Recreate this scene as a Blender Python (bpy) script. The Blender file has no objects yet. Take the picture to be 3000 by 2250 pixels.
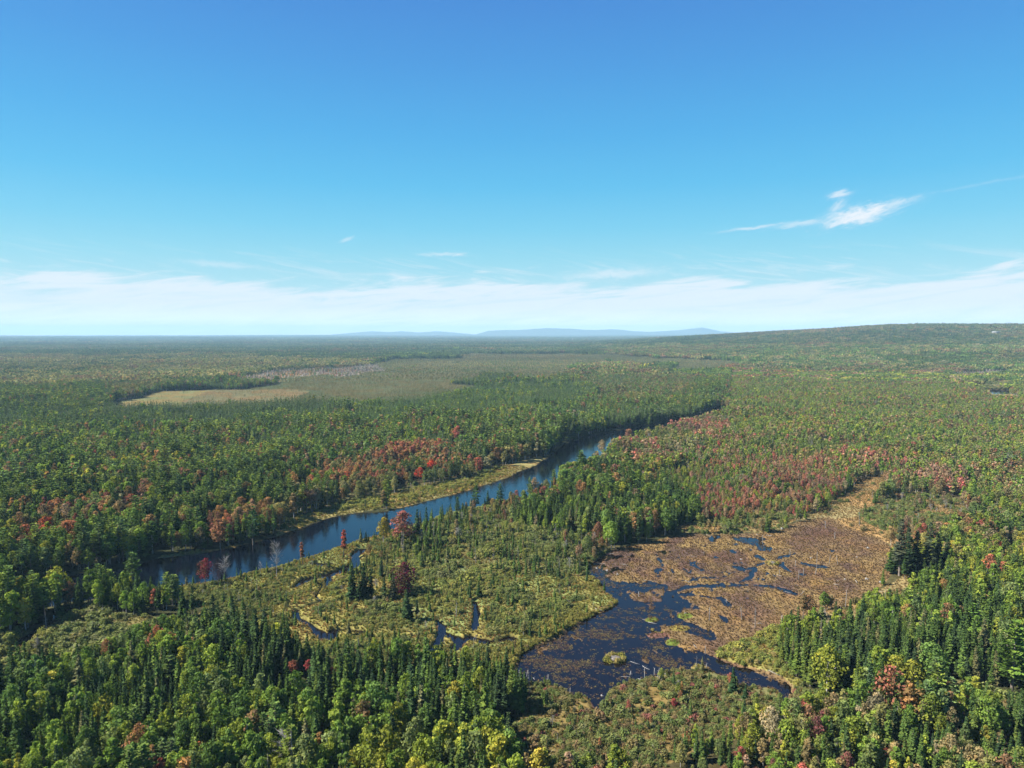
import bpy, math, random
import numpy as np
from mathutils import Vector, Matrix

rnd = random.Random(11)
R = np.random.default_rng(7)
scene = bpy.context.scene
col = scene.collection

# ------------------------------------------------------------------ camera, sky, sun, exposure
CAM_H = 100.0
PITCH = math.radians(4.15)
FPX = 2080.0                       # focal length in photo pixels (3000 x 2250)
cam_data = bpy.data.cameras.new('camera')
cam_data.sensor_width = 36.0
cam_data.lens = 36.0 * FPX / 3000.0
cam_data.clip_start = 1.0
cam_data.clip_end = 200000.0
cam = bpy.data.objects.new('camera', cam_data)
cam.location = (0, 0, CAM_H)
cam.rotation_euler = (math.pi / 2 - PITCH, 0, 0)
col.objects.link(cam)
scene.camera = cam

SUN_EL = math.radians(43)
SUN_AZ = math.radians(-93)         # clockwise from the view direction: the sun stands to the left
sun_dir = Vector((math.sin(SUN_AZ) * math.cos(SUN_EL), math.cos(SUN_AZ) * math.cos(SUN_EL), math.sin(SUN_EL)))
sd = bpy.data.lights.new('sun', 'SUN')
sd.energy = 5.0
sd.angle = math.radians(0.53)
sd.color = (1.0, 0.93, 0.82)
sun = bpy.data.objects.new('sun', sd)
sun.rotation_euler = sun_dir.to_track_quat('Z', 'Y').to_euler()
sun.location = (-200, 50, 300)
col.objects.link(sun)

scene.view_settings.view_transform = 'Standard'
scene.view_settings.look = 'None'
scene.view_settings.gamma = 1.0
scene.view_settings.exposure = 1.5
scene.view_settings.use_curve_mapping = False
scene.cycles.use_denoising = True
scene.cycles.denoiser = 'OPENIMAGEDENOISE'
scene.cycles.denoising_input_passes = 'RGB_ALBEDO_NORMAL'
scene.cycles.denoising_prefilter = 'ACCURATE'
scene.cycles.max_bounces = 6
scene.cycles.diffuse_bounces = 4
scene.cycles.glossy_bounces = 2
scene.cycles.transmission_bounces = 2
scene.cycles.volume_bounces = 0
scene.cycles.sample_clamp_indirect = 4.0


class NT:
    """small helper for node trees"""
    def __init__(self, tree):
        self.t = tree
        self.n = tree.nodes
        self.l = tree.links

    def new(self, typ, **kw):
        nd = self.n.new(typ)
        for k, v in kw.items():
            setattr(nd, k, v)
        return nd

    def put(self, sock, v):
        if isinstance(v, bpy.types.NodeSocket):
            self.l.new(v, sock)
        elif v is not None:
            sock.default_value = v

    def math(self, op, a, b=None, c=None, clamp=False):
        nd = self.new('ShaderNodeMath', operation=op, use_clamp=clamp)
        self.put(nd.inputs[0], a)
        self.put(nd.inputs[1], b)
        if c is not None:
            self.put(nd.inputs[2], c)
        return nd.outputs[0]

    def mix(self, f, a, b, blend='MIX'):
        nd = self.new('ShaderNodeMix', data_type='RGBA', blend_type=blend)
        self.put(nd.inputs[0], f)
        self.put(nd.inputs[6], a)
        self.put(nd.inputs[7], b)
        return nd.outputs[2]

    def ramp(self, v, lo, hi, out0=0.0, out1=1.0):
        nd = self.new('ShaderNodeMapRange', interpolation_type='SMOOTHSTEP')
        self.put(nd.inputs[0], v)
        self.put(nd.inputs[1], lo)
        self.put(nd.inputs[2], hi)
        self.put(nd.inputs[3], out0)
        self.put(nd.inputs[4], out1)
        return nd.outputs[0]

    def noise(self, vec, scale, detail=4.0, rough=0.55, dist=0.0):
        nd = self.new('ShaderNodeTexNoise')
        if vec is not None:
            self.l.new(vec, nd.inputs['Vector'])
        nd.inputs['Scale'].default_value = scale
        nd.inputs['Detail'].default_value = detail
        nd.inputs['Roughness'].default_value = rough
        nd.inputs['Distortion'].default_value = dist
        return nd.outputs[0]


world = bpy.data.worlds.new('World')
scene.world = world
world.use_nodes = True
w = NT(world.node_tree)
w.n.clear()
wo = w.new('ShaderNodeOutputWorld')
bg = w.new('ShaderNodeBackground')
bg.inputs['Strength'].default_value = 0.066
w.l.new(bg.outputs[0], wo.inputs[0])
sky = w.new('ShaderNodeTexSky', sky_type='NISHITA')
sky.sun_disc = False
sky.sun_elevation = SUN_EL
sky.sun_rotation = SUN_AZ
sky.altitude = 200
sky.air_density = 1.0
sky.dust_density = 0.6
sky.ozone_density = 2.5
hsv = w.new('ShaderNodeHueSaturation')
hsv.inputs['Hue'].default_value = 0.497
hsv.inputs['Value'].default_value = 1.0
w.l.new(sky.outputs[0], hsv.inputs['Color'])
# high thin cloud: a streaky bank low over the whole horizon, and a few wisps
tc = w.new('ShaderNodeTexCoord')
sep = w.new('ShaderNodeSeparateXYZ')
w.l.new(tc.outputs['Generated'], sep.inputs[0])
DEG = 180 / math.pi
az = w.math('MULTIPLY', w.math('ARCTAN2', sep.outputs[0], sep.outputs[1]), DEG)
el = w.math('MULTIPLY', w.math('ARCSINE', sep.outputs[2]), DEG)




def skyvec(ka, ke, shear=0.0, off=0.0):
    c = w.new('ShaderNodeCombineXYZ')
    w.put(c.inputs[0], w.math('ADD', w.math('MULTIPLY', az, ka), off))
    e2 = w.math('ADD', el, w.math('MULTIPLY', az, shear)) if shear else el
    w.put(c.inputs[1], w.math('MULTIPLY', e2, ke))
    return c.outputs[0]


n_edge = w.noise(skyvec(0.085, 0.42, -0.03, 2.3), 1.0, 5.0, 0.6, 0.6)
n_fine = w.noise(skyvec(0.16, 1.3, -0.1, 7.0), 1.0, 6.0, 0.62, 1.0)
edge = w.math('ADD', el, w.math('MULTIPLY', w.math('SUBTRACT', n_edge, 0.5), -5.0))
edge = w.math('ADD', edge, w.math('MULTIPLY', w.math('SUBTRACT', n_fine, 0.5), -4.2))
bank = w.ramp(edge, 4.5, 3.0)
bank = w.math('MULTIPLY', bank, w.ramp(n_fine, 0.25, 0.58, 0.62, 1.0))
n_veil = w.noise(skyvec(0.13, 1.5, 0.18, 3.7), 1.0, 7.0, 0.64, 1.6)
veil = w.math('MULTIPLY', w.math('MULTIPLY', w.ramp(n_veil, 0.47, 0.78), w.ramp(el, 7.2, 4.0)), 0.75)
bank = w.math('MAXIMUM', bank, veil)
bank = w.math('MULTIPLY', bank, 0.88)


def wisp(a0, e0, la, le, tilt, amp, lo=0.50, hi=1.12, off=0.0):
    """a feathery streak about azimuth a0, elevation e0 (degrees)"""
    da = w.math('SUBTRACT', az, a0)
    de = w.math('SUBTRACT', w.math('SUBTRACT', el, e0), w.math('MULTIPLY', da, tilt))
    bend = w.noise(skyvec(0.55, 1.1, tilt, off * 1.7 + 3.0), 1.0, 4.0, 0.6, 0.8)
    fray = w.noise(skyvec(1.1, 2.4, -tilt, off * 2.3 + 9.0), 1.0, 5.0, 0.65, 1.0)
    de = w.math('ADD', de, w.math('MULTIPLY', w.math('SUBTRACT', bend, 0.5), 0.9 * le + 0.25))
    de = w.math('ADD', de, w.math('MULTIPLY', w.math('SUBTRACT', fray, 0.5), 1.5 * le))
    da = w.math('ADD', da, w.math('MULTIPLY', w.math('SUBTRACT', fray, 0.5), 0.8 * la))
    q = w.math('ADD', w.math('POWER', w.math('ABSOLUTE', w.math('DIVIDE', da, la)), 2.0),
               w.math('POWER', w.math('ABSOLUTE', w.math('DIVIDE', de, le)), 2.0))
    g = w.math('POWER', 2.718, w.math('MULTIPLY', q, -1.0))
    nn = w.noise(skyvec(0.75, 3.4, -tilt * 2.2, off), 1.0, 8.0, 0.68, 1.5)
    body = w.ramp(w.math('ADD', w.math('MULTIPLY', nn, 0.95), w.math('MULTIPLY', g, 0.55)), lo, hi)
    return w.math('MULTIPLY', w.math('MULTIPLY', body, g), amp * .8)


cloud = bank
for args in ((25.7, 8.35, 3.1, 0.72, 0.16, 1.4), (28.0, 8.95, 1.8, 0.4, 0.2, 0.8), (24.4, 9.85, 0.85, 0.36, 0.06, 1.0), (24.3, 9.0, 0.8, 0.5, 0.5, 0.7), (18.6, 7.85, 3.3, 0.15, 0.10, 0.75), (22.0, 8.0, 2.6, 0.3, 0.1, 0.7),
             (33.0, 9.75, 5.0, 0.13, 0.09, 0.18), (-5.6, 6.15, 2.4, 0.2, 0.0, 0.7), (-4.2, 6.2, 0.7, 0.16, 0.1, 0.8), (-12.9, 7.2, 0.7, 0.17, 0.3, 0.6),
             (8.0, 4.6, 5.0, 0.5, 0.04, 0.8), (-22.0, 5.0, 4.0, 0.3, -0.05, 0.5)):
    cloud = w.math('MAXIMUM', cloud, wisp(*args, off=args[0] * 0.37))
cloud = w.math('MINIMUM', cloud, 1.0)
grad = w.new('ShaderNodeValToRGB')
w.put(grad.inputs[0], w.math('DIVIDE', el, 60.0, clamp=True))
GAIN = 0.066 * 2 ** 1.5


def disp(r, g, b):
    return tuple(((q / 255 + .055) / 1.055) ** 2.4 / GAIN for q in (r, g, b)) + (1,)


stops = [(-2.0, (200, 230, 240)), (2.0, (186, 226, 238)), (4.2, (166, 221, 236)), (6.0, (146, 216, 236)), (8.2, (122, 207, 238)), (11.3, (96, 193, 238)), (15.1, (84, 177, 234)), (19.8, (79, 158, 226)), (24.3, (75, 142, 218)), (38.0, (60, 116, 196)), (60.0, (48, 98, 176))]
while len(grad.color_ramp.elements) < len(stops):
    grad.color_ramp.elements.new(0.5)
for e, (p_, c_) in zip(grad.color_ramp.elements, stops):
    e.position = max(0.0, p_ / 60.0)
    e.color = disp(*c_)
w.put(hsv.inputs['Saturation'], 1.35)
blue = w.mix(0.9, hsv.outputs[0], grad.outputs[0])
cloud_col = w.mix(w.ramp(el, 0.0, 4.0), disp(238, 246, 251), disp(234, 241, 248))
cloud_lit = w.mix(1.0, cloud_col, w.ramp(el, 0.2, 2.2, 1.32, 1.04), 'MULTIPLY')
skycol = w.mix(cloud, blue, cloud_lit)
w.l.new(skycol, bg.inputs['Color'])


# ------------------------------------------------------------------ numeric helpers
def vnoise(x, y, seed=0):
    xi = np.floor(x).astype(np.int64)
    yi = np.floor(y).astype(np.int64)
    fx = x - xi
    fy = y - yi
    fx = fx * fx * (3 - 2 * fx)
    fy = fy * fy * (3 - 2 * fy)

    def h(i, j):
        n = (i * 374761393 + j * 668265263 + seed * 974634773) & 0x7fffffff
        n = ((n ^ (n >> 13)) * 1274126177) & 0x7fffffff
        n = (n ^ (n >> 16)) & 0xffff
        return n / 65535.0
    a = h(xi, yi)
    b = h(xi + 1, yi)
    c = h(xi, yi + 1)
    d = h(xi + 1, yi + 1)
    return (a * (1 - fx) + b * fx) * (1 - fy) + (c * (1 - fx) + d * fx) * fy


def fbm(x, y, scale, seed=0, octaves=4, gain=0.5):
    t = np.zeros_like(np.asarray(x, float))
    amp, tot, f = 1.0, 0.0, 1.0 / scale
    for k in range(octaves):
        t += amp * vnoise(x * f + 17.3 * k, y * f - 9.1 * k, seed + k)
        tot += amp
        amp *= gain
        f *= 2.03
    return t / tot


def sstep(a, b, x):
    t = np.clip((x - a) / (b - a), 0, 1)
    return t * t * (3 - 2 * t)


CP, SP = math.cos(PITCH), math.sin(PITCH)


def ground_at(sx, sy, z=0.0):
    """photo pixel -> point of the level z that is seen there"""
    u = (sx - 1500.0) / FPX
    v = (1125.0 - sy) / FPX
    dy = CP + v * SP
    dz = -SP + v * CP
    t = (z - CAM_H) / dz
    return u * t, dy * t


def to_pixel(x, y, z):
    """world point -> photo pixel"""
    dz = z - CAM_H
    fwd = y * CP - dz * SP
    up = y * SP + dz * CP
    fwd = np.maximum(fwd, 1e-3)
    return 1500.0 + FPX * x / fwd, 1125.0 - FPX * up / fwd


def px_poly(pts, z=0.0):
    return np.array([ground_at(a, b, z) for a, b in pts])


def inside(px, py, poly):
    poly = np.asarray(poly, float)
    res = np.zeros(len(px), bool)
    x0, y0 = poly[:, 0], poly[:, 1]
    x1, y1 = np.roll(x0, -1), np.roll(y0, -1)
    lo, hi = poly.min(0), poly.max(0)
    sel = np.nonzero((px >= lo[0]) & (px <= hi[0]) & (py >= lo[1]) & (py <= hi[1]))[0]
    X, Y = px[sel], py[sel]
    r = np.zeros(len(sel), bool)
    for a, b, c, d in zip(x0, y0, x1, y1):
        if b == d:
            continue
        r ^= ((b > Y) != (d > Y)) & (X < (c - a) * (Y - b) / (d - b) + a)
    res[sel] = r
    return res


def seg_dist(px, py, pts, closed):
    pts = np.asarray(pts, float)
    d2 = np.full(len(px), 1e18)
    n = len(pts)
    for i in range(n if closed else n - 1):
        a, b = pts[i], pts[(i + 1) % n]
        e = b - a
        L = max(e @ e, 1e-9)
        t = np.clip(((px - a[0]) * e[0] + (py - a[1]) * e[1]) / L, 0, 1)
        dx, dy = px - (a[0] + t * e[0]), py - (a[1] + t * e[1])
        d2 = np.minimum(d2, dx * dx + dy * dy)
    return np.sqrt(d2)


def signed(px, py, poly, reach=40.0):
    """distance to a closed outline, negative inside; 'reach' beyond it"""
    out = np.full(len(px), reach)
    lo, hi = poly.min(0) - reach, poly.max(0) + reach
    sel = np.nonzero((px > lo[0]) & (px < hi[0]) & (py > lo[1]) & (py < hi[1]))[0]
    if len(sel):
        d = np.minimum(seg_dist(px[sel], py[sel], poly, True), reach)
        ins = inside(px[sel], py[sel], poly)
        out[sel] = np.where(ins, -d, d)
    return out


def smooth_closed(poly, k=2):
    p = np.asarray(poly, float)
    for _ in range(k):
        q = np.roll(p, -1, 0)
        p = np.stack([0.75 * p + 0.25 * q, 0.25 * p + 0.75 * q], 1).reshape(-1, 2)
    return p


# ------------------------------------------------------------------ the plan of the place (outlines surveyed from the photo)
river_far = [(-420, 1850), (0, 1738), (68, 1717), (217, 1690), (362, 1672), (425, 1658), (434, 1643), (633, 1619), (859, 1560), (1000, 1508), (1113, 1505), (1226, 1479),
             (1362, 1440), (1452, 1415), (1542, 1379), (1583, 1357), (1610, 1340), (1640, 1315), (1690, 1290), (1740, 1274), (1814, 1262), (1909, 1247), (1995, 1230), (2060, 1214), (2110, 1196)]
river_near = [(2140, 1206), (2060, 1238), (1930, 1272), (1850, 1290), (1775, 1325), (1710, 1375), (1655, 1408), (1565, 1455), (1443, 1479), (1316, 1503), (1226, 1535), (1104, 1565), (1054, 1578),
              (1000, 1590), (859, 1645), (723, 1678), (655, 1696), (579, 1708), (452, 1722), (330, 1745), (200, 1762), (90, 1782), (0, 1800), (-420, 1960)]
RIVER = smooth_closed(px_poly(river_far + river_near))
BASIN_PX = [(1764, 1627), (1723, 1658), (1719, 1681), (1750, 1699), (1764, 1726), (1790, 1748), (1814, 1762), (1800, 1778), (1769, 1789), (1692, 1825), (1633, 1862), (1565, 1893), (1520, 1920),
            (1506, 1957), (1515, 1993), (1565, 1997), (1633, 2011), (1669, 2036), (1723, 2038), (1738, 2088), (1752, 2092), (1766, 2070), (1778, 2029), (1814, 2002), (1904, 1993),
            (1954, 1972), (2000, 1972), (2068, 1957), (2122, 1993), (2181, 2024), (2235, 2015), (2280, 2024), (2289, 2061), (2305, 2074), (2321, 2043), (2330, 2024), (2307, 1993), (2253, 1970), (2181, 1952),
            (2113, 1933), (2090, 1905), (2190, 1884), (2253, 1844), (2316, 1816), (2407, 1789), (2497, 1771), (2565, 1735), (2612, 1690), (2624, 1640), (2610, 1601), (2565, 1569), (2488, 1548), (2440, 1516),
            (2398, 1519), (2312, 1537), (2290, 1560), (2127, 1567), (2000, 1566), (1900, 1590), (1818, 1606)]
BASIN = smooth_closed(px_poly(BASIN_PX, 0.3), 1)
OPEN_PX = [(1764, 1627), (1723, 1658), (1719, 1681), (1750, 1699), (1764, 1726), (1814, 1762), (1769, 1789), (1692, 1825), (1565, 1893), (1520, 1920), (1506, 1957), (1515, 1993), (1633, 2011),
           (1669, 2038), (1723, 2038), (1745, 2092), (1778, 2029), (1814, 2002), (1954, 1972), (2068, 1957), (2181, 2024), (2289, 2061), (2305, 2080), (2330, 2024), (2253, 1970),
           (2113, 1938), (2050, 1912), (2000, 1895), (1962, 1880), (1938, 1850), (1932, 1825), (1990, 1838), (2040, 1860), (2085, 1868), (2080, 1840), (2015, 1818), (1988, 1795), (1984, 1768), (1966, 1750), (1960, 1765), (1900, 1769),
           (1850, 1762), (1835, 1745), (1850, 1730), (1920, 1722), (1955, 1715), (1900, 1708), (1815, 1712), (1790, 1700), (1775, 1680), (1760, 1665), (1770, 1645), (1790, 1632)]
OPEN = px_poly(OPEN_PX, 0.25)
POOLS = [px_poly(p, 0.25) for p in (
    [(2125, 1572), (2250, 1570), (2262, 1582), (2240, 1596), (2270, 1606), (2268, 1618), (2220, 1616), (2205, 1600), (2170, 1595), (2150, 1585)],
    [(2000, 1700), (2030, 1687), (2075, 1683), (2140, 1684), (2155, 1694), (2100, 1702), (2060, 1700), (2020, 1712), (2015, 1735), (2000, 1738)],
    [(2330, 1640), (2400, 1650), (2445, 1660), (2440, 1672), (2390, 1668), (2330, 1652)],
    [(2330, 1675), (2372, 1676), (2370, 1690), (2335, 1686)], [(2410, 1612), (2432, 1614), (2430, 1620), (2408, 1618)],
    [(2208, 1690), (2245, 1684), (2240, 1697), (2212, 1702)], [(2360, 1705), (2405, 1702), (2400, 1712), (2358, 1715)],
    [(2235, 1660), (2280, 1662), (2270, 1672), (2240, 1672)])]
CHANNELS_POND = [(px_poly(p, 0.25), wd) for p, wd in (
    ([(1790, 1745), (1830, 1775), (1880, 1768), (1945, 1766), (1962, 1740), (2000, 1722), (2060, 1716), (2120, 1718)], 2.6),
    ([(2237, 1650), (2215, 1660), (2190, 1668), (2150, 1660)], 1.6), ([(2237, 1640), (2220, 1630)], 1.6), ([(2280, 1636), (2298, 1628), (2330, 1622)], 1.6),
    ([(2282, 1655), (2305, 1665), (2315, 1672)], 1.6), ([(2215, 1662), (2200, 1690), (2170, 1705)], 1.4),
    ([(2000, 1740), (2060, 1748), (2120, 1755), (2130, 1770)], 1.4), ([(2130, 1718), (2200, 1712), (2280, 1722), (2320, 1738)], 1.1))]
CREEKS = [(px_poly(p, 0.0), wd) for p, wd in (
    ([(1060, 1612), (1040, 1632), (1046, 1655), (1004, 1675), (952, 1690), (904, 1699), (866, 1722)], 4.2),
    ([(925, 1652), (950, 1657), (966, 1655)], 3.6),
    ([(968, 1700), (952, 1718), (925, 1748), (944, 1764), (908, 1778), (866, 1791), (870, 1813), (911, 1832), (936, 1854), (950, 1874)], 1.9),
    ([(971, 1874), (982, 1850), (1022, 1848), (1066, 1855)], 2.4),
    ([(1066, 1855), (1130, 1852), (1200, 1853)], 1.2),
    ([(1284, 1818), (1294, 1838), (1296, 1855), (1335, 1870), (1353, 1888), (1336, 1902)], 2.6),
    ([(1294, 1836), (1334, 1834)], 2.4), ([(1292, 1850), (1286, 1880), (1262, 1912), (1222, 1938)], 2.0),
    ([(1378, 1872), (1433, 1884), (1500, 1873)], 3.0), ([(1393, 1766), (1398, 1800), (1396, 1822), (1388, 1846)], 1.9),
    ([(2730, 2008), (2790, 2040), (2850, 2062), (2920, 2075), (3010, 2112), (3100, 2150)], 3.0),
    ([(60, 1890), (100, 1862), (150, 1820), (170, 1800)], 3.0))]
PATCH_POND = px_poly([(2898, 1146), (2915, 1134), (2962, 1134), (2972, 1146), (2950, 1156), (2910, 1156)], 0.0)
POND_Z = 0.25

# zones of vegetation, in order; later ones lie over earlier ones.  All outlines in photo pixels of the ground.
ZONES = [
    ('far_woods', [(-900, 900), (3900, 900), (3900, 1062), (-900, 1062)]),
    ('left_forest', [(-900, 1062), (2300, 1062), (2200, 1225), (1500, 1400), (600, 1640), (-900, 1900)]),
    ('right_woods', [(2130, 1080), (3900, 1080), (3900, 1900), (1000, 1900), (1300, 1500), (1700, 1330), (2120, 1215)]),
    ('olive_forest', [(-900, 1046), (700, 1046), (1080, 1060), (1090, 1090), (900, 1105), (700, 1110), (520, 1140), (400, 1165), (330, 1165), (330, 1140), (-900, 1165)]),
    ('dark_spruce', [(-900, 1205), (250, 1200), (600, 1205), (880, 1165), (1060, 1170), (1010, 1215), (900, 1260), (500, 1270), (-900, 1290)]),
    ('far_green', [(1750, 1012), (3900, 1000), (3900, 1075), (2400, 1092), (2180, 1078), (1760, 1062)]),
    ('hill', [(2060, 940), (3900, 930), (3900, 1016), (2500, 1018), (2060, 1006)]),
    ('muskeg', [(620, 1160), (820, 1120), (900, 1085), (1080, 1072), (1180, 1046), (1250, 1034), (1330, 1052), (1350, 1040), (1700, 1034), (2020, 1050), (2190, 1064), (2120, 1085), (1950, 1090), (1800, 1062), (1700, 1080), (1640, 1110), (1500, 1130),
                (1350, 1150), (1180, 1185), (1020, 1195), (830, 1192), (720, 1195)]),
    ('muskeg_pale', [(860, 1140), (1000, 1105), (1180, 1068), (1500, 1050), (1700, 1058), (1620, 1090), (1480, 1120), (1200, 1140), (960, 1160)]),
    ('dark_spruce', [(1320, 1125), (1390, 1110), (1490, 1105), (1485, 1126), (1400, 1130)]),
    ('dark_spruce', [(1200, 1030), (1350, 1022), (1350, 1032), (1215, 1036)]),
    ('dark_spruce', [(1085, 1050), (1190, 1036), (1330, 1040), (1335, 1050), (1200, 1052), (1090, 1058)]),
    ('bright_spruce', [(1000, 1235), (1020, 1195), (1190, 1180), (1350, 1150), (1500, 1135), (1720, 1122), (1760, 1150), (1700, 1195), (1500, 1215), (1300, 1240), (1100, 1255)]),
    ('far_green', [(1700, 1110), (1640, 1105), (1720, 1070), (1850, 1062), (1960, 1088), (2020, 1110), (2020, 1180), (1860, 1200), (1740, 1195), (1760, 1150)]),
    ('dark_spruce', [(1870, 1075), (1940, 1070), (1955, 1080), (1890, 1086)]),
    ('small_meadow', [(350, 1195), (365, 1172), (480, 1152), (640, 1142), (800, 1150), (860, 1172), (800, 1192), (650, 1200), (520, 1205), (380, 1210)]),
    ('rust_meadow', [(560, 1165), (640, 1142), (830, 1140), (900, 1165), (800, 1192), (660, 1204), (560, 1202)]),
    ('grey_strip', [(690, 1118), (780, 1092), (900, 1082), (1085, 1068), (1090, 1082), (960, 1098), (880, 1108), (760, 1126)]),
    ('river_fringe', [(2885, 1122), (2990, 1120), (3000, 1168), (2960, 1176), (2890, 1170)]),
    ('grey_strip', [(2760, 1092), (2960, 1080), (2990, 1088), (2800, 1100)]),
    ('bank_maples', [(940, 1405), (1060, 1368), (1200, 1338), (1330, 1328), (1440, 1330), (1445, 1372), (1330, 1420), (1150, 1452), (1000, 1440)]),
    ('olive_bank', [(760, 1545), (860, 1500), (960, 1450), (1100, 1430), (1330, 1412), (1480, 1350), (1590, 1330), (1600, 1342), (1440, 1410), (1230, 1478), (1000, 1505), (850, 1560)]),
    ('bank_rust', [(540, 1580), (760, 1480), (950, 1405), (1010, 1440), (860, 1500), (740, 1562), (640, 1605)]),
    ('bank_rust', [(60, 1570), (240, 1520), (420, 1500), (440, 1560), (260, 1600), (80, 1640)]),
    ('river_fringe', [(800, 1580), (900, 1512), (1000, 1478), (1130, 1456), (1250, 1430), (1390, 1402), (1470, 1372), (1560, 1345), (1600, 1345), (1540, 1382), (1362, 1442), (1226, 1481), (1000, 1512), (860, 1562)]),
    ('river_fringe', [(410, 1665), (470, 1632), (640, 1608), (800, 1575), (840, 1565), (700, 1610), (440, 1652)]),
    ('bend_spruce', [(1600, 1340), (1600, 1300), (1720, 1255), (1900, 1225), (2060, 1190), (2110, 1190), (2060, 1216), (1900, 1250), (1740, 1276), (1650, 1312)]),
    ('pink_woods', [(1810, 1320), (1900, 1280), (2060, 1240), (2150, 1240), (2100, 1320), (1960, 1370), (1850, 1390)]),
    ('pink_scatter', [(1980, 1362), (2150, 1290), (2450, 1315), (2720, 1380), (2860, 1420), (2840, 1480), (2640, 1460), (2480, 1425), (2350, 1362), (2150, 1352)]),
    ('red_swamp', [(1700, 1480), (1850, 1420), (2010, 1380), (2150, 1350), (2350, 1360), (2480, 1420), (2460, 1470), (2380, 1500), (2300, 1532), (2100, 1552), (2010, 1558), (1960, 1500)]),
    ('snag_marsh', [(1080, 1570), (1230, 1536), (1316, 1506), (1443, 1482), (1565, 1458), (1640, 1425), (1640, 1500), (1480, 1570), (1230, 1575)]),
    ('mid_spruce', [(1590, 1490), (1660, 1440), (1750, 1385), (1840, 1398), (1930, 1430), (2030, 1490), (2060, 1560), (1990, 1592), (1800, 1600), (1730, 1580), (1600, 1555), (1470, 1550)]),
    ('marsh', [(560, 1722), (655, 1694), (860, 1642), (1000, 1588), (1110, 1562), (1230, 1560), (1420, 1560), (1600, 1560), (1770, 1605), (1800, 1640), (1800, 1700), (1860, 1765), (1740, 1840), (1560, 1940), (1500, 2000), (1300, 1990), (1000, 2000),
               (860, 1950), (700, 1900), (600, 1800), (560, 1760)]),
    ('snag_marsh', [(1150, 1600), (1250, 1545), (1480, 1540), (1700, 1580), (1790, 1620), (1760, 1690), (1500, 1700), (1250, 1690)]),
    ('alder_strip', [(-900, 2100), (-900, 1880), (0, 1876), (120, 1850), (250, 1790), (420, 1780), (560, 1772), (680, 1830), (720, 1900), (560, 1900), (420, 1920), (316, 1980), (136, 2020), (0, 2030)]),
    ('marsh', [(300, 1752), (430, 1715), (600, 1702), (680, 1720), (700, 1800), (560, 1790), (430, 1760)]),
    ('island_woods', [(-300, 1850), (0, 1810), (130, 1795), (260, 1765), (345, 1752), (430, 1762), (560, 1775), (600, 1790), (560, 1815), (480, 1812), (400, 1805), (250, 1800), (130, 1850), (0, 1872)]),
    ('lower_forest', [(-900, 2080), (0, 2000), (136, 1990), (316, 1950), (430, 1890), (560, 1862), (700, 1885), (860, 1928), (1000, 1985), (1294, 1972), (1407, 1972), (1490, 1985), (1511, 2010), (1542, 2065), (1511, 2133), (1533, 2290), (1560, 2800), (-900, 2800)]),
    ('shrub_bog', [(1511, 1990), (1560, 1940), (1800, 1940), (2050, 1920), (2200, 1960), (2300, 1990), (2345, 2020), (2500, 2070), (2450, 2170), (2200, 2180), (2050, 2220), (1950, 2280), (1900, 2350), (1533, 2350), (1511, 2133), (1542, 2065)]),
    ('mixed_bottom', [(1533, 2330), (1930, 2265), (2050, 2200), (2200, 2160), (2400, 2145), (2600, 2140), (2700, 2190), (3900, 2230), (3900, 2900), (1533, 2900)]),
    ('meadow_shrubs', [(2005, 1540), (2130, 1534), (2300, 1508), (2316, 1530), (2292, 1556), (2127, 1568), (2000, 1570)]),
    ('straw_meadow', [(2300, 1532), (2390, 1505), (2460, 1462), (2490, 1440), (2520, 1408), (2590, 1396), (2604, 1440), (2560, 1490), (2500, 1516), (2560, 1550), (2640, 1590), (2690, 1625), (2640, 1680), (2600, 1600), (2488, 1550), (2400, 1525)]),
    ('meadow_shrubs', [(2500, 1516), (2560, 1490), (2640, 1440), (2800, 1470), (2860, 1540), (2760, 1600), (2640, 1590), (2560, 1550)]),
    ('straw_meadow', [(2300, 1850), (2420, 1800), (2480, 1775), (2600, 1725), (2650, 1690), (2720, 1702), (2770, 1735), (2600, 1810), (2500, 1850), (2420, 1880), (2330, 1915)]),
    ('right_spruce', [(2275, 1950), (2335, 1885), (2420, 1852), (2500, 1828), (2600, 1788), (2720, 1748), (2850, 1690), (3900, 1600), (3900, 2150), (2900, 2080), (2720, 2010), (2600, 2060), (2420, 2060), (2330, 2010), (2290, 1960)]),
    ('straw_meadow', [(2610, 1740), (2640, 1690), (2700, 1702), (2720, 1716), (2650, 1735)]),
    ('gold_shrubs', [(2250, 2010), (2080, 1940), (2000, 1890), (2050, 1860), (2180, 1886), (2260, 1846), (2330, 1822), (2340, 1850), (2270, 1900), (2300, 1960), (2350, 2015), (2330, 2025), (2253, 1968)]),
    ('stream_gap', [(2720, 1995), (2800, 2000), (2950, 2040), (3200, 2100), (3200, 2180), (2950, 2120), (2800, 2065)]),
    ('pond', BASIN_PX),
]
ZNAMES = ['open'] + sorted({z[0] for z in ZONES})
ZID = {n: i for i, n in enumerate(ZNAMES)}


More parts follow.
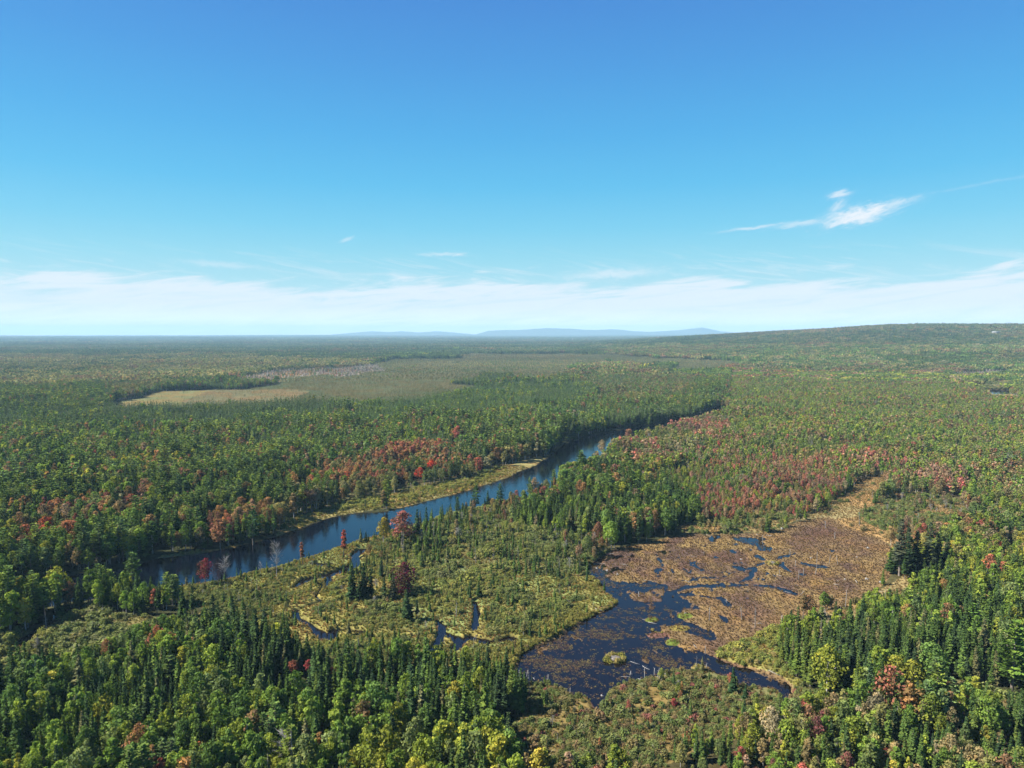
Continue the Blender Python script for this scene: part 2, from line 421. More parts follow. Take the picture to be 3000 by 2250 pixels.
def zone_of(x, y, z, warp=1.0):
    sx, sy = to_pixel(x, y, z)
    k = np.clip(np.hypot(x, y), 100, 4000)
    nx = (fbm(x, y, 26, 51, 3) - 0.5) * 34 + (fbm(x, y, 90, 53, 2) - 0.5) * 24
    ny = (fbm(x, y, 26, 52, 3) - 0.5) * 20 * np.clip(330 / k, 0.12, 1)
    lx = (fbm(x, y, 170, 55, 3) - .5) * 130 * sstep(600, 1200, k)
    ly = (fbm(x, y, 170, 56, 3) - .5) * 30 * sstep(600, 1200, k) * np.clip(1500 / k, .2, 1)
    sx, sy = sx + lx, sy + ly
    sx = np.clip(sx + nx * warp * np.clip(300 / k, 0.3, 1), -890, 3890)
    sy = np.clip(sy + ny * warp, 905, 2890)
    out = np.zeros(len(x), np.int32)
    for name, poly in ZONES:
        if name == 'pond':
            continue
        out[inside(sx, sy, poly)] = ZID[name]
    out[inside(x, y, BASIN)] = ZID['pond']
    return out


def terrain(x, y):
    """height of the dry land"""
    r = np.hypot(x, y)
    tan = x / np.maximum(y, 1.0)
    crest = np.interp(tan, [-1.2, -0.6, 0.05, 0.12, 0.24, 0.385, 0.48, 0.53, 0.58, 0.67, 0.75, 1.2], [0, 0, 4, 16, 58, 98, 124, 132, 134, 131, 129, 120])
    crest = crest * (y > 0)
    up = sstep(1500, 4700, r) ** 1.15
    down = 1 - 0.75 * sstep(5000, 9000, r)
    z = 0.9 + crest * up * down * (0.93 + 0.14 * fbm(x, y, 900, 91, 3))
    z = z + (fbm(x, y, 1500, 5, 3) - 0.45) * 26 * sstep(2600, 7000, r)
    z = z + sstep(9000, 15000, r) * (fbm(x * 0.35, y, 3600, 8, 3) - 0.5) * 40
    z = z + (fbm(x, y, 70, 3, 3) - 0.4) * 1.0 * sstep(250, 600, r)
    return z


def open_mask(x, y):
    """1 where the beaver pond is open water, 0 on the floating mat; only meaningful inside BASIN"""
    d = signed(x, y, OPEN, 30)
    for p in POOLS:
        d = np.minimum(d, signed(x, y, p, 30) + 2.1)
    for p, wd in CHANNELS_POND:
        d = np.minimum(d, seg_dist(x, y, p, False) - wd * 0.35)
    return d


def heights(x, y, want_mat=False):
    z = terrain(x, y)
    r = np.hypot(x, y)
    near = np.nonzero(r < 1500)[0]
    xs, ys = x[near], y[near]
    zz = z[near]
    wob = (fbm(xs, ys, 5.0, 21, 3) - 0.5) * 3.6 + (fbm(xs, ys, 22.0, 22, 2) - 0.5) * 5.0
    d = signed(xs, ys, RIVER) + wob * 0.9
    zz = np.where(d < 9, -1.3 + (zz + 1.3) * sstep(-2.2, 2.6, d) * (0.6 + 0.4 * sstep(0, 9, d)), zz)
    for p, wd in CREEKS:
        far = np.hypot(xs - p[:, 0].mean(), ys - p[:, 1].mean()) < 140
        s = np.nonzero(far)[0]
        d = seg_dist(xs[s], ys[s], p, False) - wd * 0.54 + wob[s] * 0.6
        zz[s] = np.where(d < 3, -0.9 + (zz[s] + 0.9) * sstep(-1.0, 0.8, d), zz[s])
    d = signed(xs, ys, PATCH_POND)
    zz = np.where(d < 6, -1 + (zz + 1) * sstep(-3, 3, d), zz)
    # beaver pond
    d = signed(xs, ys, BASIN) + wob * 0.35
    s = np.nonzero(d < 4)[0]
    if len(s):
        X, Y, D = xs[s], ys[s], d[s]
        om = open_mask(X, Y)
        gaps = fbm(X, Y * 0.55, 4.6, 31, 5, 0.66)
        sxp, syp = to_pixel(X, Y, 0.0)
        dry = sstep(2180, 2480, sxp) * 0.14 + sstep(1700, 1790, syp) * sstep(1950, 2150, sxp) * 0.13 + sstep(1660, 1580, syp) * 0.05
        om = np.where((syp > 1952) & (sxp < 1860), -4.0, om)
        mat = (gaps - 0.385 + dry) * 2.0
        mat = np.clip(mat, -0.5, 0.22) * np.where(mat > 0, 1.0, .8) + (fbm(X, Y * .7, 1.5, 35, 3, .6) - .5) * .42
        soft = om + (gaps - 0.5) * 7.0
        inner = np.where(soft < 0, np.minimum(-0.55, 0.2 + soft), np.minimum(mat, -0.3 + soft * 0.5))
        shallow = np.where((om < 0), np.clip((gaps - 0.70) * 2.5, -1, 0.02), -1)
        inner = np.maximum(inner, np.where(om < 0, -0.6, -0.6)) if True else inner
        inner = np.maximum(inner, shallow)
        # bare mud flat and green islets
        for (cx, cy, rx, ry, hgt) in ISLETS:
            e = ((sxp - cx) / rx) ** 2 + ((syp - cy) / ry) ** 2
            e = e + (gaps - 0.5) * 1.6
            inner = np.maximum(inner, hgt - 0.55 * np.clip(e, 0, 3))
        base = np.clip(zz[s], 0.55, 1.2)
        zin = POND_Z + inner
        zz[s] = zin + (base - zin) * sstep(-0.9, 1.2, D)
    z[near] = zz
    return z


ISLETS = [(1925, 1864, 38, 12, 0.30), (1909, 1818, 19, 6, 0.62), (2006, 1806, 24, 9, 0.68), (1971, 1884, 20, 9, 0.72), (2263, 1650, 20, 8, 0.7), (1803, 1932, 26, 13, 0.7), (2048, 1958, 26, 8, 0.5), (1990, 1842, 30, 9, 0.6)]

# ------------------------------------------------------------------ colours (albedo)
SPRUCE_DARK = [((0.026, 0.054, 0.018), 3), ((0.034, 0.068, 0.020), 3), ((0.022, 0.045, 0.022), 2), ((0.046, 0.080, 0.020), 1.5)]
SPRUCE_MID = [((0.036, 0.074, 0.020), 3), ((0.050, 0.095, 0.022), 2), ((0.028, 0.058, 0.022), 2), ((0.066, 0.082, 0.040), 1)]
SPRUCE_BRIGHT = [((0.046, 0.098, 0.022), 3), ((0.062, 0.115, 0.024), 2), ((0.038, 0.078, 0.020), 2)]
PINE = [((0.056, 0.105, 0.028), 3), ((0.082, 0.135, 0.028), 2), ((0.048, 0.090, 0.034), 2)]
GREENS = [((0.090, 0.140, 0.026), 3), ((0.130, 0.165, 0.028), 2), ((0.070, 0.120, 0.030), 3), ((0.100, 0.135, 0.050), 1), ((0.165, 0.175, 0.028), 0.7)]
YELLOWISH = [((0.120, 0.165, 0.028), 3), ((0.148, 0.172, 0.028), 1.6), ((0.085, 0.140, 0.026), 3), ((0.195, 0.180, 0.034), 0.25), ((0.100, 0.135, 0.048), 1.5)]
OLIVE = [((0.105, 0.112, 0.045), 3), ((0.130, 0.128, 0.050), 2), ((0.085, 0.105, 0.038), 3), ((0.130, 0.100, 0.050), 1), ((0.140, 0.140, 0.078), 1)]
DULL = [((0.120, 0.125, 0.045), 3), ((0.110, 0.140, 0.034), 2), ((0.150, 0.125, 0.060), 1.5), ((0.080, 0.110, 0.036), 2), ((0.170, 0.150, 0.090), 0.8)]
REDS = [((0.215, 0.078, 0.056), 2), ((0.205, 0.100, 0.058), 3), ((0.200, 0.066, 0.058), 1), ((0.215, 0.125, 0.055), 2), ((0.170, 0.108, 0.060), 3.5)]
PINKS = [((0.205, 0.112, 0.090), 3), ((0.235, 0.090, 0.080), 2.4), ((0.190, 0.125, 0.088), 3), ((0.235, 0.070, 0.068), 1.0), ((0.165, 0.122, 0.070), 2)]
RUSTS = [((0.150, 0.085, 0.052), 3), ((0.140, 0.100, 0.056), 3), ((0.120, 0.060, 0.050), 1), ((0.185, 0.105, 0.052), 1.2), ((0.180, 0.060, 0.055), 0.6), ((0.175, 0.120, 0.090), 2)]
FAR_RUST = [((0.110, 0.075, 0.045), 1), ((0.125, 0.085, 0.050), 1)]
GREY = [((0.26, 0.245, 0.23), 3), ((0.20, 0.19, 0.18), 2)]
SHRUB_GOLD = [((0.145, 0.148, 0.040), 3), ((0.165, 0.158, 0.040), 2), ((0.110, 0.130, 0.036), 3), ((0.160, 0.130, 0.052), 1)]
SHRUB_OLIVE = [((0.095, 0.114, 0.040), 3), ((0.115, 0.130, 0.046), 3), ((0.080, 0.105, 0.034), 3), ((0.125, 0.128, 0.060), 1), ((0.130, 0.100, 0.052), 0.4)]
SHRUB_BROWN = [((0.102, 0.096, 0.038), 3), ((0.118, 0.098, 0.044), 3), ((0.080, 0.094, 0.032), 4), ((0.165, 0.066, 0.055), 0.5), ((0.130, 0.092, 0.050), 1)]
SHRUB_GREY = [((0.105, 0.118, 0.060), 3), ((0.120, 0.130, 0.070), 2), ((0.090, 0.108, 0.045), 2), ((0.135, 0.125, 0.070), 1)]
TAMARACK = [((0.150, 0.135, 0.050), 3), ((0.110, 0.115, 0.045), 3), ((0.070, 0.085, 0.036), 3)]

# per zone: spacing of trees, kinds and weights, height range (m), palettes, ground colour, spacing of shrubs, shrub palette
Z = {
    'open':         dict(sp=3.6, k=dict(S=.4, B=.4, M=.1, P=.1), h=(8, 13), g=(.050, .052, .024)),
    'far_woods':    dict(sp=4.2, k=dict(S=.66, B=.31, M=.03), h=(9, 14), S=SPRUCE_DARK, B=[((.055, .080, .034), 2), ((.075, .085, .040), 1)], M=FAR_RUST, g=(.034, .048, .024)),
    'left_forest':  dict(sp=3.5, k=dict(S=.40, B=.27, M=.09, P=.22, D=.006), h=(7, 15), S=SPRUCE_DARK, B=GREENS, M=RUSTS, g=(.030, .034, .016)),
    'right_woods':  dict(sp=3.3, k=dict(S=.24, B=.56, M=.14, P=.05, D=.01), h=(6, 11), S=SPRUCE_MID + SPRUCE_BRIGHT, B=DULL + YELLOWISH, M=RUSTS, g=(.055, .052, .024)),
    'olive_forest': dict(sp=4.0, k=dict(S=.22, B=.73, M=.05), h=(9, 13), S=SPRUCE_DARK, B=OLIVE, M=FAR_RUST, g=(.06, .06, .03)),
    'dark_spruce':  dict(sp=2.9, k=dict(S=.92, B=.04, P=.04), h=(9, 14), S=SPRUCE_DARK, g=(.024, .03, .014)),
    'far_green':    dict(sp=4.0, k=dict(S=.42, B=.50, M=.08), h=(8, 13), S=SPRUCE_MID, B=OLIVE + GREENS[2:4], M=FAR_RUST, g=(.05, .06, .026)),
    'hill':         dict(sp=4.4, k=dict(S=.42, B=.42, M=.16), h=(9, 15), S=SPRUCE_DARK, B=[((.070, .085, .036), 2), ((.090, .090, .042), 1)], M=FAR_RUST, g=(.055, .05, .028)),
    'muskeg':       dict(sp=6.4, k=dict(S=.42, T=.58), h=(2.0, 4.6), S=[((.060, .070, .030), 1), ((.080, .080, .036), 1)], T=[((.066, .078, .036), 1), ((.058, .072, .032), 1)], g=(.048, .054, .027)),
    'muskeg_pale':  dict(sp=5.6, k=dict(S=.2, T=.8), h=(2.2, 5.5), S=SPRUCE_MID, T=[((.082, .086, .040), 2), ((.066, .076, .034), 2), ((.100, .096, .048), 1)], g=(.060, .062, .032)),
    'bright_spruce': dict(sp=3.7, k=dict(S=.93, B=.07), h=(6, 13.5), S=[((0.030, 0.066, 0.018), 2), ((0.040, 0.082, 0.020), 2), ((0.024, 0.050, 0.018), 2)], B=GREENS, g=(.028, .036, .016)),
    'small_meadow': dict(sp=60, k=dict(S=1), h=(3, 5), S=SPRUCE_DARK, g=(.100, .095, .044)),
    'rust_meadow':  dict(sp=9, k=dict(S=.5, T=.5), h=(2, 4), S=SPRUCE_DARK, g=(.090, .078, .042)),
    'grey_strip':   dict(sp=3.6, k=dict(D=.5, S=.3, M=.2), h=(5, 9), D=[((.17, .16, .15), 1)], S=SPRUCE_DARK, M=RUSTS, g=(.16, .14, .11)),
    'bank_maples':  dict(sp=4.0, k=dict(M=.50, B=.36, S=.08, P=.06), h=(9, 13), S=SPRUCE_DARK, B=OLIVE, M=REDS, g=(.05, .045, .025)),
    'olive_bank':   dict(sp=5.2, k=dict(B=.74, M=.12, S=.06, P=.08), h=(9, 12), S=SPRUCE_DARK, B=OLIVE, M=RUSTS, g=(.07, .065, .03), ss=4.0, sh=SHRUB_OLIVE),
    'bank_rust':    dict(sp=4.2, k=dict(M=.36, B=.38, S=.16, P=.10), h=(7, 13), S=SPRUCE_DARK, B=OLIVE + GREENS[:3], M=REDS + RUSTS, g=(.045, .042, .022)),
    'river_fringe': dict(sp=40, k=dict(B=1), h=(3, 5), B=OLIVE, g=(.18, .145, .06), ss=2.4, sh=SHRUB_GOLD),
    'bend_spruce':  dict(sp=3.0, k=dict(S=.75, P=.12, B=.13), h=(11, 16), S=SPRUCE_DARK, B=GREENS, g=(.025, .03, .015)),
    'pink_woods':   dict(sp=3.8, k=dict(M=.38, B=.48, S=.12, D=.02), h=(7, 11), S=SPRUCE_MID, B=DULL, M=PINKS, g=(.07, .06, .035)),
    'pink_scatter': dict(sp=3.3, k=dict(M=.30, B=.50, S=.15, P=.03, D=.02), h=(5, 10), S=SPRUCE_MID, B=DULL + YELLOWISH, M=PINKS, g=(.065, .058, .03)),
    'red_swamp':    dict(sp=2.9, k=dict(M=.48, B=.43, S=.06, D=.03), h=(3.2, 7.5), S=SPRUCE_MID, B=DULL + YELLOWISH, M=PINKS + PINKS + REDS, g=(.105, .088, .038), ss=3.2, sh=SHRUB_BROWN),
    'mid_spruce':   dict(sp=3.1, k=dict(S=.62, B=.2, P=.06, M=.05, D=.025), h=(6, 14), S=SPRUCE_DARK + SPRUCE_MID, B=GREENS, M=RUSTS, g=(.035, .038, .018)),
    'marsh':        dict(sp=6.0, k=dict(S=.78, D=.13, B=.09), h=(2.0, 5.5), S=SPRUCE_MID, B=OLIVE, g=(.135, .142, .050), ss=1.55, sh=SHRUB_GOLD + SHRUB_OLIVE + SHRUB_OLIVE),
    'snag_marsh':   dict(sp=4.3, k=dict(S=.60, D=.14, B=.19, M=.07), h=(2.4, 7.5), S=SPRUCE_MID, B=DULL, M=RUSTS, g=(.090, .098, .040), ss=1.45, sh=SHRUB_OLIVE),
    'alder_strip':  dict(sp=15, k=dict(S=.3, B=.4, D=.3), h=(3, 7), S=SPRUCE_MID, B=OLIVE, g=(.115, .110, .045), ss=1.6, sh=SHRUB_GREY + SHRUB_OLIVE),
    'island_woods': dict(sp=3.3, k=dict(S=.50, B=.36, P=.10, M=.02, D=.02), h=(8, 12.5), S=SPRUCE_DARK, B=YELLOWISH, M=REDS, g=(.03, .034, .016)),
    'lower_forest': dict(sp=2.75, k=dict(S=.52, B=.41, M=.035, P=.03, D=.008), h=(5.0, 12), S=SPRUCE_DARK + SPRUCE_MID, B=YELLOWISH + GREENS, M=REDS, g=(.03, .034, .015)),
    'shrub_bog':    dict(sp=7.0, k=dict(S=.38, B=.32, M=.18, D=.12), h=(2, 5), S=SPRUCE_MID, B=DULL, M=REDS, g=(.110, .095, .040), ss=1.15, sh=SHRUB_BROWN + SHRUB_BROWN + SHRUB_OLIVE),
    'mixed_bottom': dict(sp=2.8, k=dict(S=.26, B=.44, M=.20, D=.015), h=(5, 9.5), S=SPRUCE_DARK + SPRUCE_MID, B=YELLOWISH + DULL, M=RUSTS + [((.085, .035, .038), 1.0), ((.20, .06, .058), 1)], g=(.05, .045, .02)),
    'straw_meadow': dict(sp=30, k=dict(D=.6, S=.4), h=(3, 6), S=SPRUCE_MID, g=(.185, .138, .066), ss=7.5, sh=SHRUB_BROWN),
    'meadow_shrubs': dict(sp=7.0, k=dict(B=.5, S=.2, D=.2, M=.1), h=(3, 7), S=SPRUCE_MID, B=DULL, M=RUSTS, g=(.15, .115, .052), ss=2.1, sh=SHRUB_OLIVE),
    'right_spruce': dict(sp=2.7, k=dict(S=.70, B=.21, M=.022, P=.02, D=.03), h=(4.5, 13), S=SPRUCE_MID + SPRUCE_DARK, B=YELLOWISH, M=REDS, g=(.034, .036, .017)),
    'gold_shrubs':  dict(sp=12, k=dict(S=.5, D=.5), h=(2, 5), S=SPRUCE_MID, g=(.170, .140, .045), ss=1.5, sh=SHRUB_GOLD),
    'stream_gap':   dict(sp=14, k=dict(S=.5, B=.5), h=(3, 6), S=SPRUCE_MID, B=GREENS, g=(.10, .085, .036), ss=1.9, sh=SHRUB_OLIVE),
    'pond':         dict(sp=9000, k=dict(S=1), h=(2, 3), g=(.135, .082, .040)),
}
for zz in Z.values():
    for key, dflt in (('S', SPRUCE_DARK), ('B', GREENS), ('M', REDS), ('P', PINE), ('D', GREY), ('T', TAMARACK)):
        zz.setdefault(key, dflt)


TONE = dict(S=(1.58, 1.34, 1.22), T=(1.4, 1.32, 1.2), P=(1.65, 1.42, 1.32), B=(1.36, 1.34, 1.34), M=(1.32, 1.36, 1.24), D=(1, 1, 1), H=(1.32, 1.38, 1.32))


def pick(palette, n, kind='H'):
    cols = np.array([c for c, _ in palette])
    wt = np.array([q for _, q in palette], float)
    return cols[R.choice(len(cols), n, p=wt / wt.sum())] * np.array(TONE[kind])


# ------------------------------------------------------------------ materials
def new_mat(name):
    m = bpy.data.materials.new(name)
    m.use_nodes = True
    m.node_tree.nodes.clear()
    return m, NT(m.node_tree)


def foliage_mat(name, translucent=0.34, turning=0.0):
    """leaves: the colour of each plant comes with the plant, the colour of each spray with the spray"""
    m, t = new_mat(name)
    out = t.new('ShaderNodeOutputMaterial')
    a = t.new('ShaderNodeAttribute', attribute_type='INSTANCER', attribute_name='leaf_color')
    b = t.new('ShaderNodeAttribute', attribute_type='GEOMETRY', attribute_name='tint')
    v = t.ramp(b.outputs['Fac'], 0.0, 1.0, 0.62, 1.45)
    c = t.mix(1.0, a.outputs['Color'], v, 'MULTIPLY')
    warm = t.mix(1.0, c, (1.28, 0.98, 0.75, 1), 'MULTIPLY')
    c = t.mix(t.ramp(b.outputs['Fac'], 0.55, 1.0, 0.0, 0.6), c, warm)
    if turning:
        c = t.mix(t.ramp(b.outputs['Fac'], 0.12, 0.5, turning, 0.0), c, (.135, .125, .045, 1))
    d = t.new('ShaderNodeBsdfDiffuse')
    t.put(d.inputs['Color'], c)
    tr = t.new('ShaderNodeBsdfTranslucent')
    t.put(tr.inputs['Color'], t.mix(1.0, c, (1.15, 1.15, 0.6, 1), 'MULTIPLY'))
    mx = t.new('ShaderNodeMixShader')
    mx.inputs[0].default_value = translucent
    t.l.new(d.outputs[0], mx.inputs[1])
    t.l.new(tr.outputs[0], mx.inputs[2])
    t.l.new(mx.outputs[0], out.inputs[0])
    return m


def bark_mat(name, c0, c1, scale=3.0):
    m, t = new_mat(name)
    out = t.new('ShaderNodeOutputMaterial')
    tcn = t.new('ShaderNodeTexCoord')
    mp = t.new('ShaderNodeMapping')
    mp.inputs['Scale'].default_value = (3, 3, 0.8)
    t.l.new(tcn.outputs['Object'], mp.inputs[0])
    n = t.noise(mp.outputs[0], scale, 4)
    p = t.new('ShaderNodeBsdfPrincipled')
    p.inputs['Roughness'].default_value = 0.9
    t.put(p.inputs['Base Color'], t.mix(t.ramp(n, 0.3, 0.7), c0 + (1,), c1 + (1,)))
    t.l.new(p.outputs[0], out.inputs[0])
    return m


M_LEAF = foliage_mat('leaves')
M_NEEDLE = foliage_mat('needles', 0.12)
M_MAPLE = foliage_mat('turning_leaves', 0.34, 0.6)
M_BARK = bark_mat('bark', (0.09, 0.07, 0.055), (0.19, 0.165, 0.14))
M_PALE = bark_mat('pale_bark', (0.24, 0.225, 0.20), (0.42, 0.40, 0.37))
M_DEAD = bark_mat('weathered_wood', (0.12, 0.115, 0.108), (0.25, 0.24, 0.23))


def ground_mat():
    m, t = new_mat('ground')
    out = t.new('ShaderNodeOutputMaterial')
    a = t.new('ShaderNodeAttribute', attribute_type='GEOMETRY', attribute_name='ground_color')
    tcn = t.new('ShaderNodeTexCoord')
    n1 = t.noise(tcn.outputs['Object'], 0.55, 6, 0.62)
    n2 = t.noise(tcn.outputs['Object'], 0.06, 4, 0.5)
    c = t.mix(1.0, a.outputs['Color'], t.ramp(n1, 0.25, 0.75, 0.6, 1.45), 'MULTIPLY')
    c = t.mix(t.ramp(n2, 0.4, 0.7, 0.0, 0.35), c, t.mix(1.0, c, (1.25, 0.92, 0.7, 1), 'MULTIPLY'))
    p = t.new('ShaderNodeBsdfDiffuse')
    t.put(p.inputs['Color'], c)
    bm = t.new('ShaderNodeBump')
    bm.inputs['Strength'].default_value = 0.8
    bm.inputs['Distance'].default_value = 0.4
    t.l.new(n1, bm.inputs['Height'])
    t.l.new(bm.outputs[0], p.inputs['Normal'])
    t.l.new(p.outputs[0], out.inputs[0])
    return m


def water_mat(name, c, rough, wave, strength):
    m, t = new_mat(name)
    out = t.new('ShaderNodeOutputMaterial')
    tcn = t.new('ShaderNodeTexCoord')
    n1 = t.noise(tcn.outputs['Object'], wave, 3, 0.5)
    n2 = t.noise(tcn.outputs['Object'], 0.02, 3, 0.5)
    p = t.new('ShaderNodeBsdfPrincipled')
    p.inputs['Base Color'].default_value = c + (1,)
    p.inputs['IOR'].default_value = 1.33
    t.put(p.inputs['Roughness'], t.ramp(n2, 0.35, 0.65, rough, rough * 2.2))
    bm = t.new('ShaderNodeBump')
    bm.inputs['Strength'].default_value = strength
    bm.inputs['Distance'].default_value = 0.2
    t.l.new(n1, bm.inputs['Height'])
    t.l.new(bm.outputs[0], p.inputs['Normal'])
    t.l.new(p.outputs[0], out.inputs[0])
    return m


M_GROUND = ground_mat()
M_RIVER = water_mat('river_water', (0.0015, 0.003, 0.007), 0.05, 0.7, 0.22)
M_POND = water_mat('pond_water', (0.004, 0.003, 0.004), 0.03, 0.9, 0.07)


# ------------------------------------------------------------------ object helpers
def tag(o, label=None, cat=None, group=None, kind=None):
    if label:
        o['label'] = label
    if cat:
        o['category'] = cat
    if group:
        o['group'] = group
    if kind:
        o['kind'] = kind
    return o


def mesh_np(name, v, tris, mats, fmat=None, tint=None, smooth=False):
    me = bpy.data.meshes.new(name)
    v = np.asarray(v, np.float32)
    f = np.asarray(tris, np.int32)
    me.vertices.add(len(v))
    me.vertices.foreach_set('co', v.ravel())
    me.loops.add(f.size)
    me.loops.foreach_set('vertex_index', f.ravel())
    me.polygons.add(len(f))
    k = f.shape[1]
    me.polygons.foreach_set('loop_start', np.arange(0, f.size, k, dtype=np.int32))
    if fmat is not None:
        me.polygons.foreach_set('material_index', np.asarray(fmat, np.int32))
    if smooth:
        me.polygons.foreach_set('use_smooth', np.ones(len(f), bool))
    for m in mats:
        me.materials.append(m)
    if tint is not None:
        at = me.attributes.new('tint', 'FLOAT', 'FACE')
        at.data.foreach_set('value', np.asarray(tint, np.float32))
    me.update(calc_edges=True)
    return me


class Tri:
    """collects triangles with a tint for each"""
    def __init__(self):
        self.v, self.f, self.t = [], [], []

    def add(self, pts, faces, tint):
        b = len(self.v)
        self.v.extend(pts)
        for q in faces:
            self.f.append((b + q[0], b + q[1], b + q[2]))
            self.t.append(tint)

    def quad(self, c, u, w_, tint):
        c, u, w_ = np.asarray(c), np.asarray(u), np.asarray(w_)
        self.add([c - u - w_, c + u - w_ * 0.6, c + u * 0.8 + w_, c - u * 0.7 + w_ * 0.9], [(0, 1, 2), (0, 2, 3)], tint)

    def tube(self, path, radii, n=6, tint=0.5):
        path = np.asarray(path, float)
        rings = []
        for i, p in enumerate(path):
            d = path[min(i + 1, len(path) - 1)] - path[max(i - 1, 0)]
            d = d / (np.linalg.norm(d) + 1e-9)
            a = np.cross(d, (0.31, 0.87, 0.38))
            a /= np.linalg.norm(a) + 1e-9
            b = np.cross(d, a)
            rings.append([p + radii[i] * (math.cos(2 * math.pi * k / n) * a + math.sin(2 * math.pi * k / n) * b) for k in range(n)])
        pts = [q for rg in rings for q in rg]
        fs = []
        for i in range(len(path) - 1):
            for k in range(n):
                a, b = i * n + k, i * n + (k + 1) % n
                fs += [(a, b, b + n), (a, b + n, a + n)]
        top = len(pts)
        pts.append(path[-1])
        fs += [((len(path) - 1) * n + k, (len(path) - 1) * n + (k + 1) % n, top) for k in range(n)]
        self.add(pts, fs, tint)

    def mesh(self, name, mats):
        return mesh_np(name, self.v, self.f, mats, None, self.t)


def joined(name, parts):
    """one mesh from (Tri, material) pairs"""
    v, f, t, fm, mats = [], [], [], [], []
    for i, (q, m) in enumerate(parts):
        b = len(v)
        v += q.v
        f += [(a + b, c + b, d + b) for a, c, d in q.f]
        t += q.t
        fm += [i] * len(q.f)
        mats.append(m)
    return mesh_np(name, v, f, mats, fm, t)


# ------------------------------------------------------------------ plants (metres, base at the origin)
def spruce(seed, lod):
    g = random.Random(1000 + seed)
    h = 10.0
    ragged = seed % 3 == 2
    rad = g.uniform(1.15, 2.0) * (1.12 if lod else 1) * (.92 if ragged else 1)
    low = g.uniform(0.04, 0.16) + (.14 if ragged else 0)
    levels, per = ((27, 8), (11, 6))[lod]
    thin = .34 if ragged else .10
    c, tr = Tri(), Tri()
    lean = (g.uniform(-.35, .35), g.uniform(-.35, .35))
    tr.tube([(0, 0, -.3), (lean[0] * .5, lean[1] * .5, h * .5), (lean[0], lean[1], h * .97)], [.16, .10, .02], 5)
    gap = g.uniform(0.35, 0.6)
    for i in range(levels):
        t = low + (0.985 - low) * (i + g.uniform(-.25, .25)) / (levels - 1)
        t = min(max(t, low), 0.985)
        prof = (1 - t) ** 0.93 * min(1.0, 0.76 + (t - low) * 2.2)
        r0 = rad * prof + 0.10
        a0 = g.uniform(0, 6.28)
        for k in range(per):
            if lod == 0 and g.random() < thin:
                continue
            a = a0 + 6.283 * k / per + g.uniform(-.3, .3)
            r = r0 * g.uniform(0.5 if ragged else 0.65, 1.3)
            if g.random() < gap * 0.12:
                r *= 0.5
            ca, sa = math.cos(a), math.sin(a)
            z = t * h
            wd = max(0.16, r * g.uniform(.30, .46)) * (1.4 if lod else 1.0)
            dz = -r * g.uniform(0.16, 0.48)
            base = np.array([lean[0] * t, lean[1] * t, z + .12])
            tip = base + np.array([ca * r, sa * r, dz])
            mid = base + np.array([ca * r * .58, sa * r * .58, dz * .35])
            side = np.array([-sa, ca, 0])
            L, Rr = mid + side * wd + (0, 0, -.22 * wd - .06), mid - side * wd + (0, 0, -.22 * wd - .06)
            tint = g.random()
            c.add([base, L, tip, Rr], [(0, 1, 2), (0, 2, 3)], tint)
            if lod == 0:
                for q in range(2):
                    f0 = g.uniform(.35, .95)
                    p = base + (tip - base) * f0
                    s = side * g.choice((-1, 1))
                    e = p + s * wd * g.uniform(.7, 1.3) + np.array([ca, sa, 0]) * r * .2 + (0, 0, -g.uniform(.05, .25))
                    nb = np.array([ca, sa, 0]) * .22
                    c.add([p - nb, e, p + nb + (0, 0, .06)], [(0, 1, 2)], min(1, max(0, tint + g.uniform(-.3, .3))))
    top = np.array([lean[0], lean[1], h])
    for k in range(4):
        a = k * 1.57 + g.random()
        c.add([top + (0, 0, .15), top + (math.cos(a) * .2, math.sin(a) * .2, -.75), top + (math.cos(a + 1.4) * .2, math.sin(a + 1.4) * .2, -.75)], [(0, 1, 2)], .5)
    return tr, c


def pine(seed, lod):
    g = random.Random(2000 + seed)
    h = 16.0
    tr, c = Tri(), Tri()
    bend = (g.uniform(-.4, .4), g.uniform(-.4, .4))
    tr.tube([(0, 0, -.3), (bend[0] * .4, bend[1] * .4, h * .4), (bend[0], bend[1], h * .95)], [.3, .2, .04], 6)
    levels = (13, 8)[lod]
    low = g.uniform(.2, .32)
    for i in range(levels):
        t = low + (.97 - low) * i / (levels - 1)
        n = (7, 5)[lod]
        r0 = 3.5 * (1 - t) ** .62 * min(1, .65 + (t - low) * 1.4) * g.uniform(.7, 1.15) + .35
        a0 = g.uniform(0, 6.28)
        for k in range(n):
            if g.random() < .08:
                continue
            a = a0 + 6.283 * k / n + g.uniform(-.4, .4)
            r = r0 * g.uniform(.55, 1.2)
            d = np.array([math.cos(a), math.sin(a), 0])
            s = np.array([-d[1], d[0], 0])
            b = np.array([bend[0] * t, bend[1] * t, t * h])
            rise = g.uniform(.02, .3) * r
            if lod == 0:
                tr.add([b + s * .05, b - s * .05, b + d * r * .9 + (0, 0, rise * .8)], [(0, 1, 2)], .5)
            m = max(2, int(r * (7.0, 2.2)[lod]))
            base_t = g.random()
            for q in range(m):
                f = .28 + .75 * (q + g.random()) / m
                p = b + d * r * f + s * g.uniform(-.42, .42) * r * (1.05 - f * .5) + (0, 0, rise * f + g.uniform(-.12, .22))
                sz = g.uniform(.34, .6) * (1.0, 1.75)[lod]
                u = (d * g.uniform(.5, 1) + s * g.uniform(-.6, .6)) * sz
                wv = (s * g.uniform(.4, .9) + np.array([0, 0, g.uniform(-.2, .75)])) * sz * .6
                c.quad(p, u + np.array([0, 0, .15 * sz]), wv, min(1, max(0, base_t + g.uniform(-.35, .35))))
    return tr, c


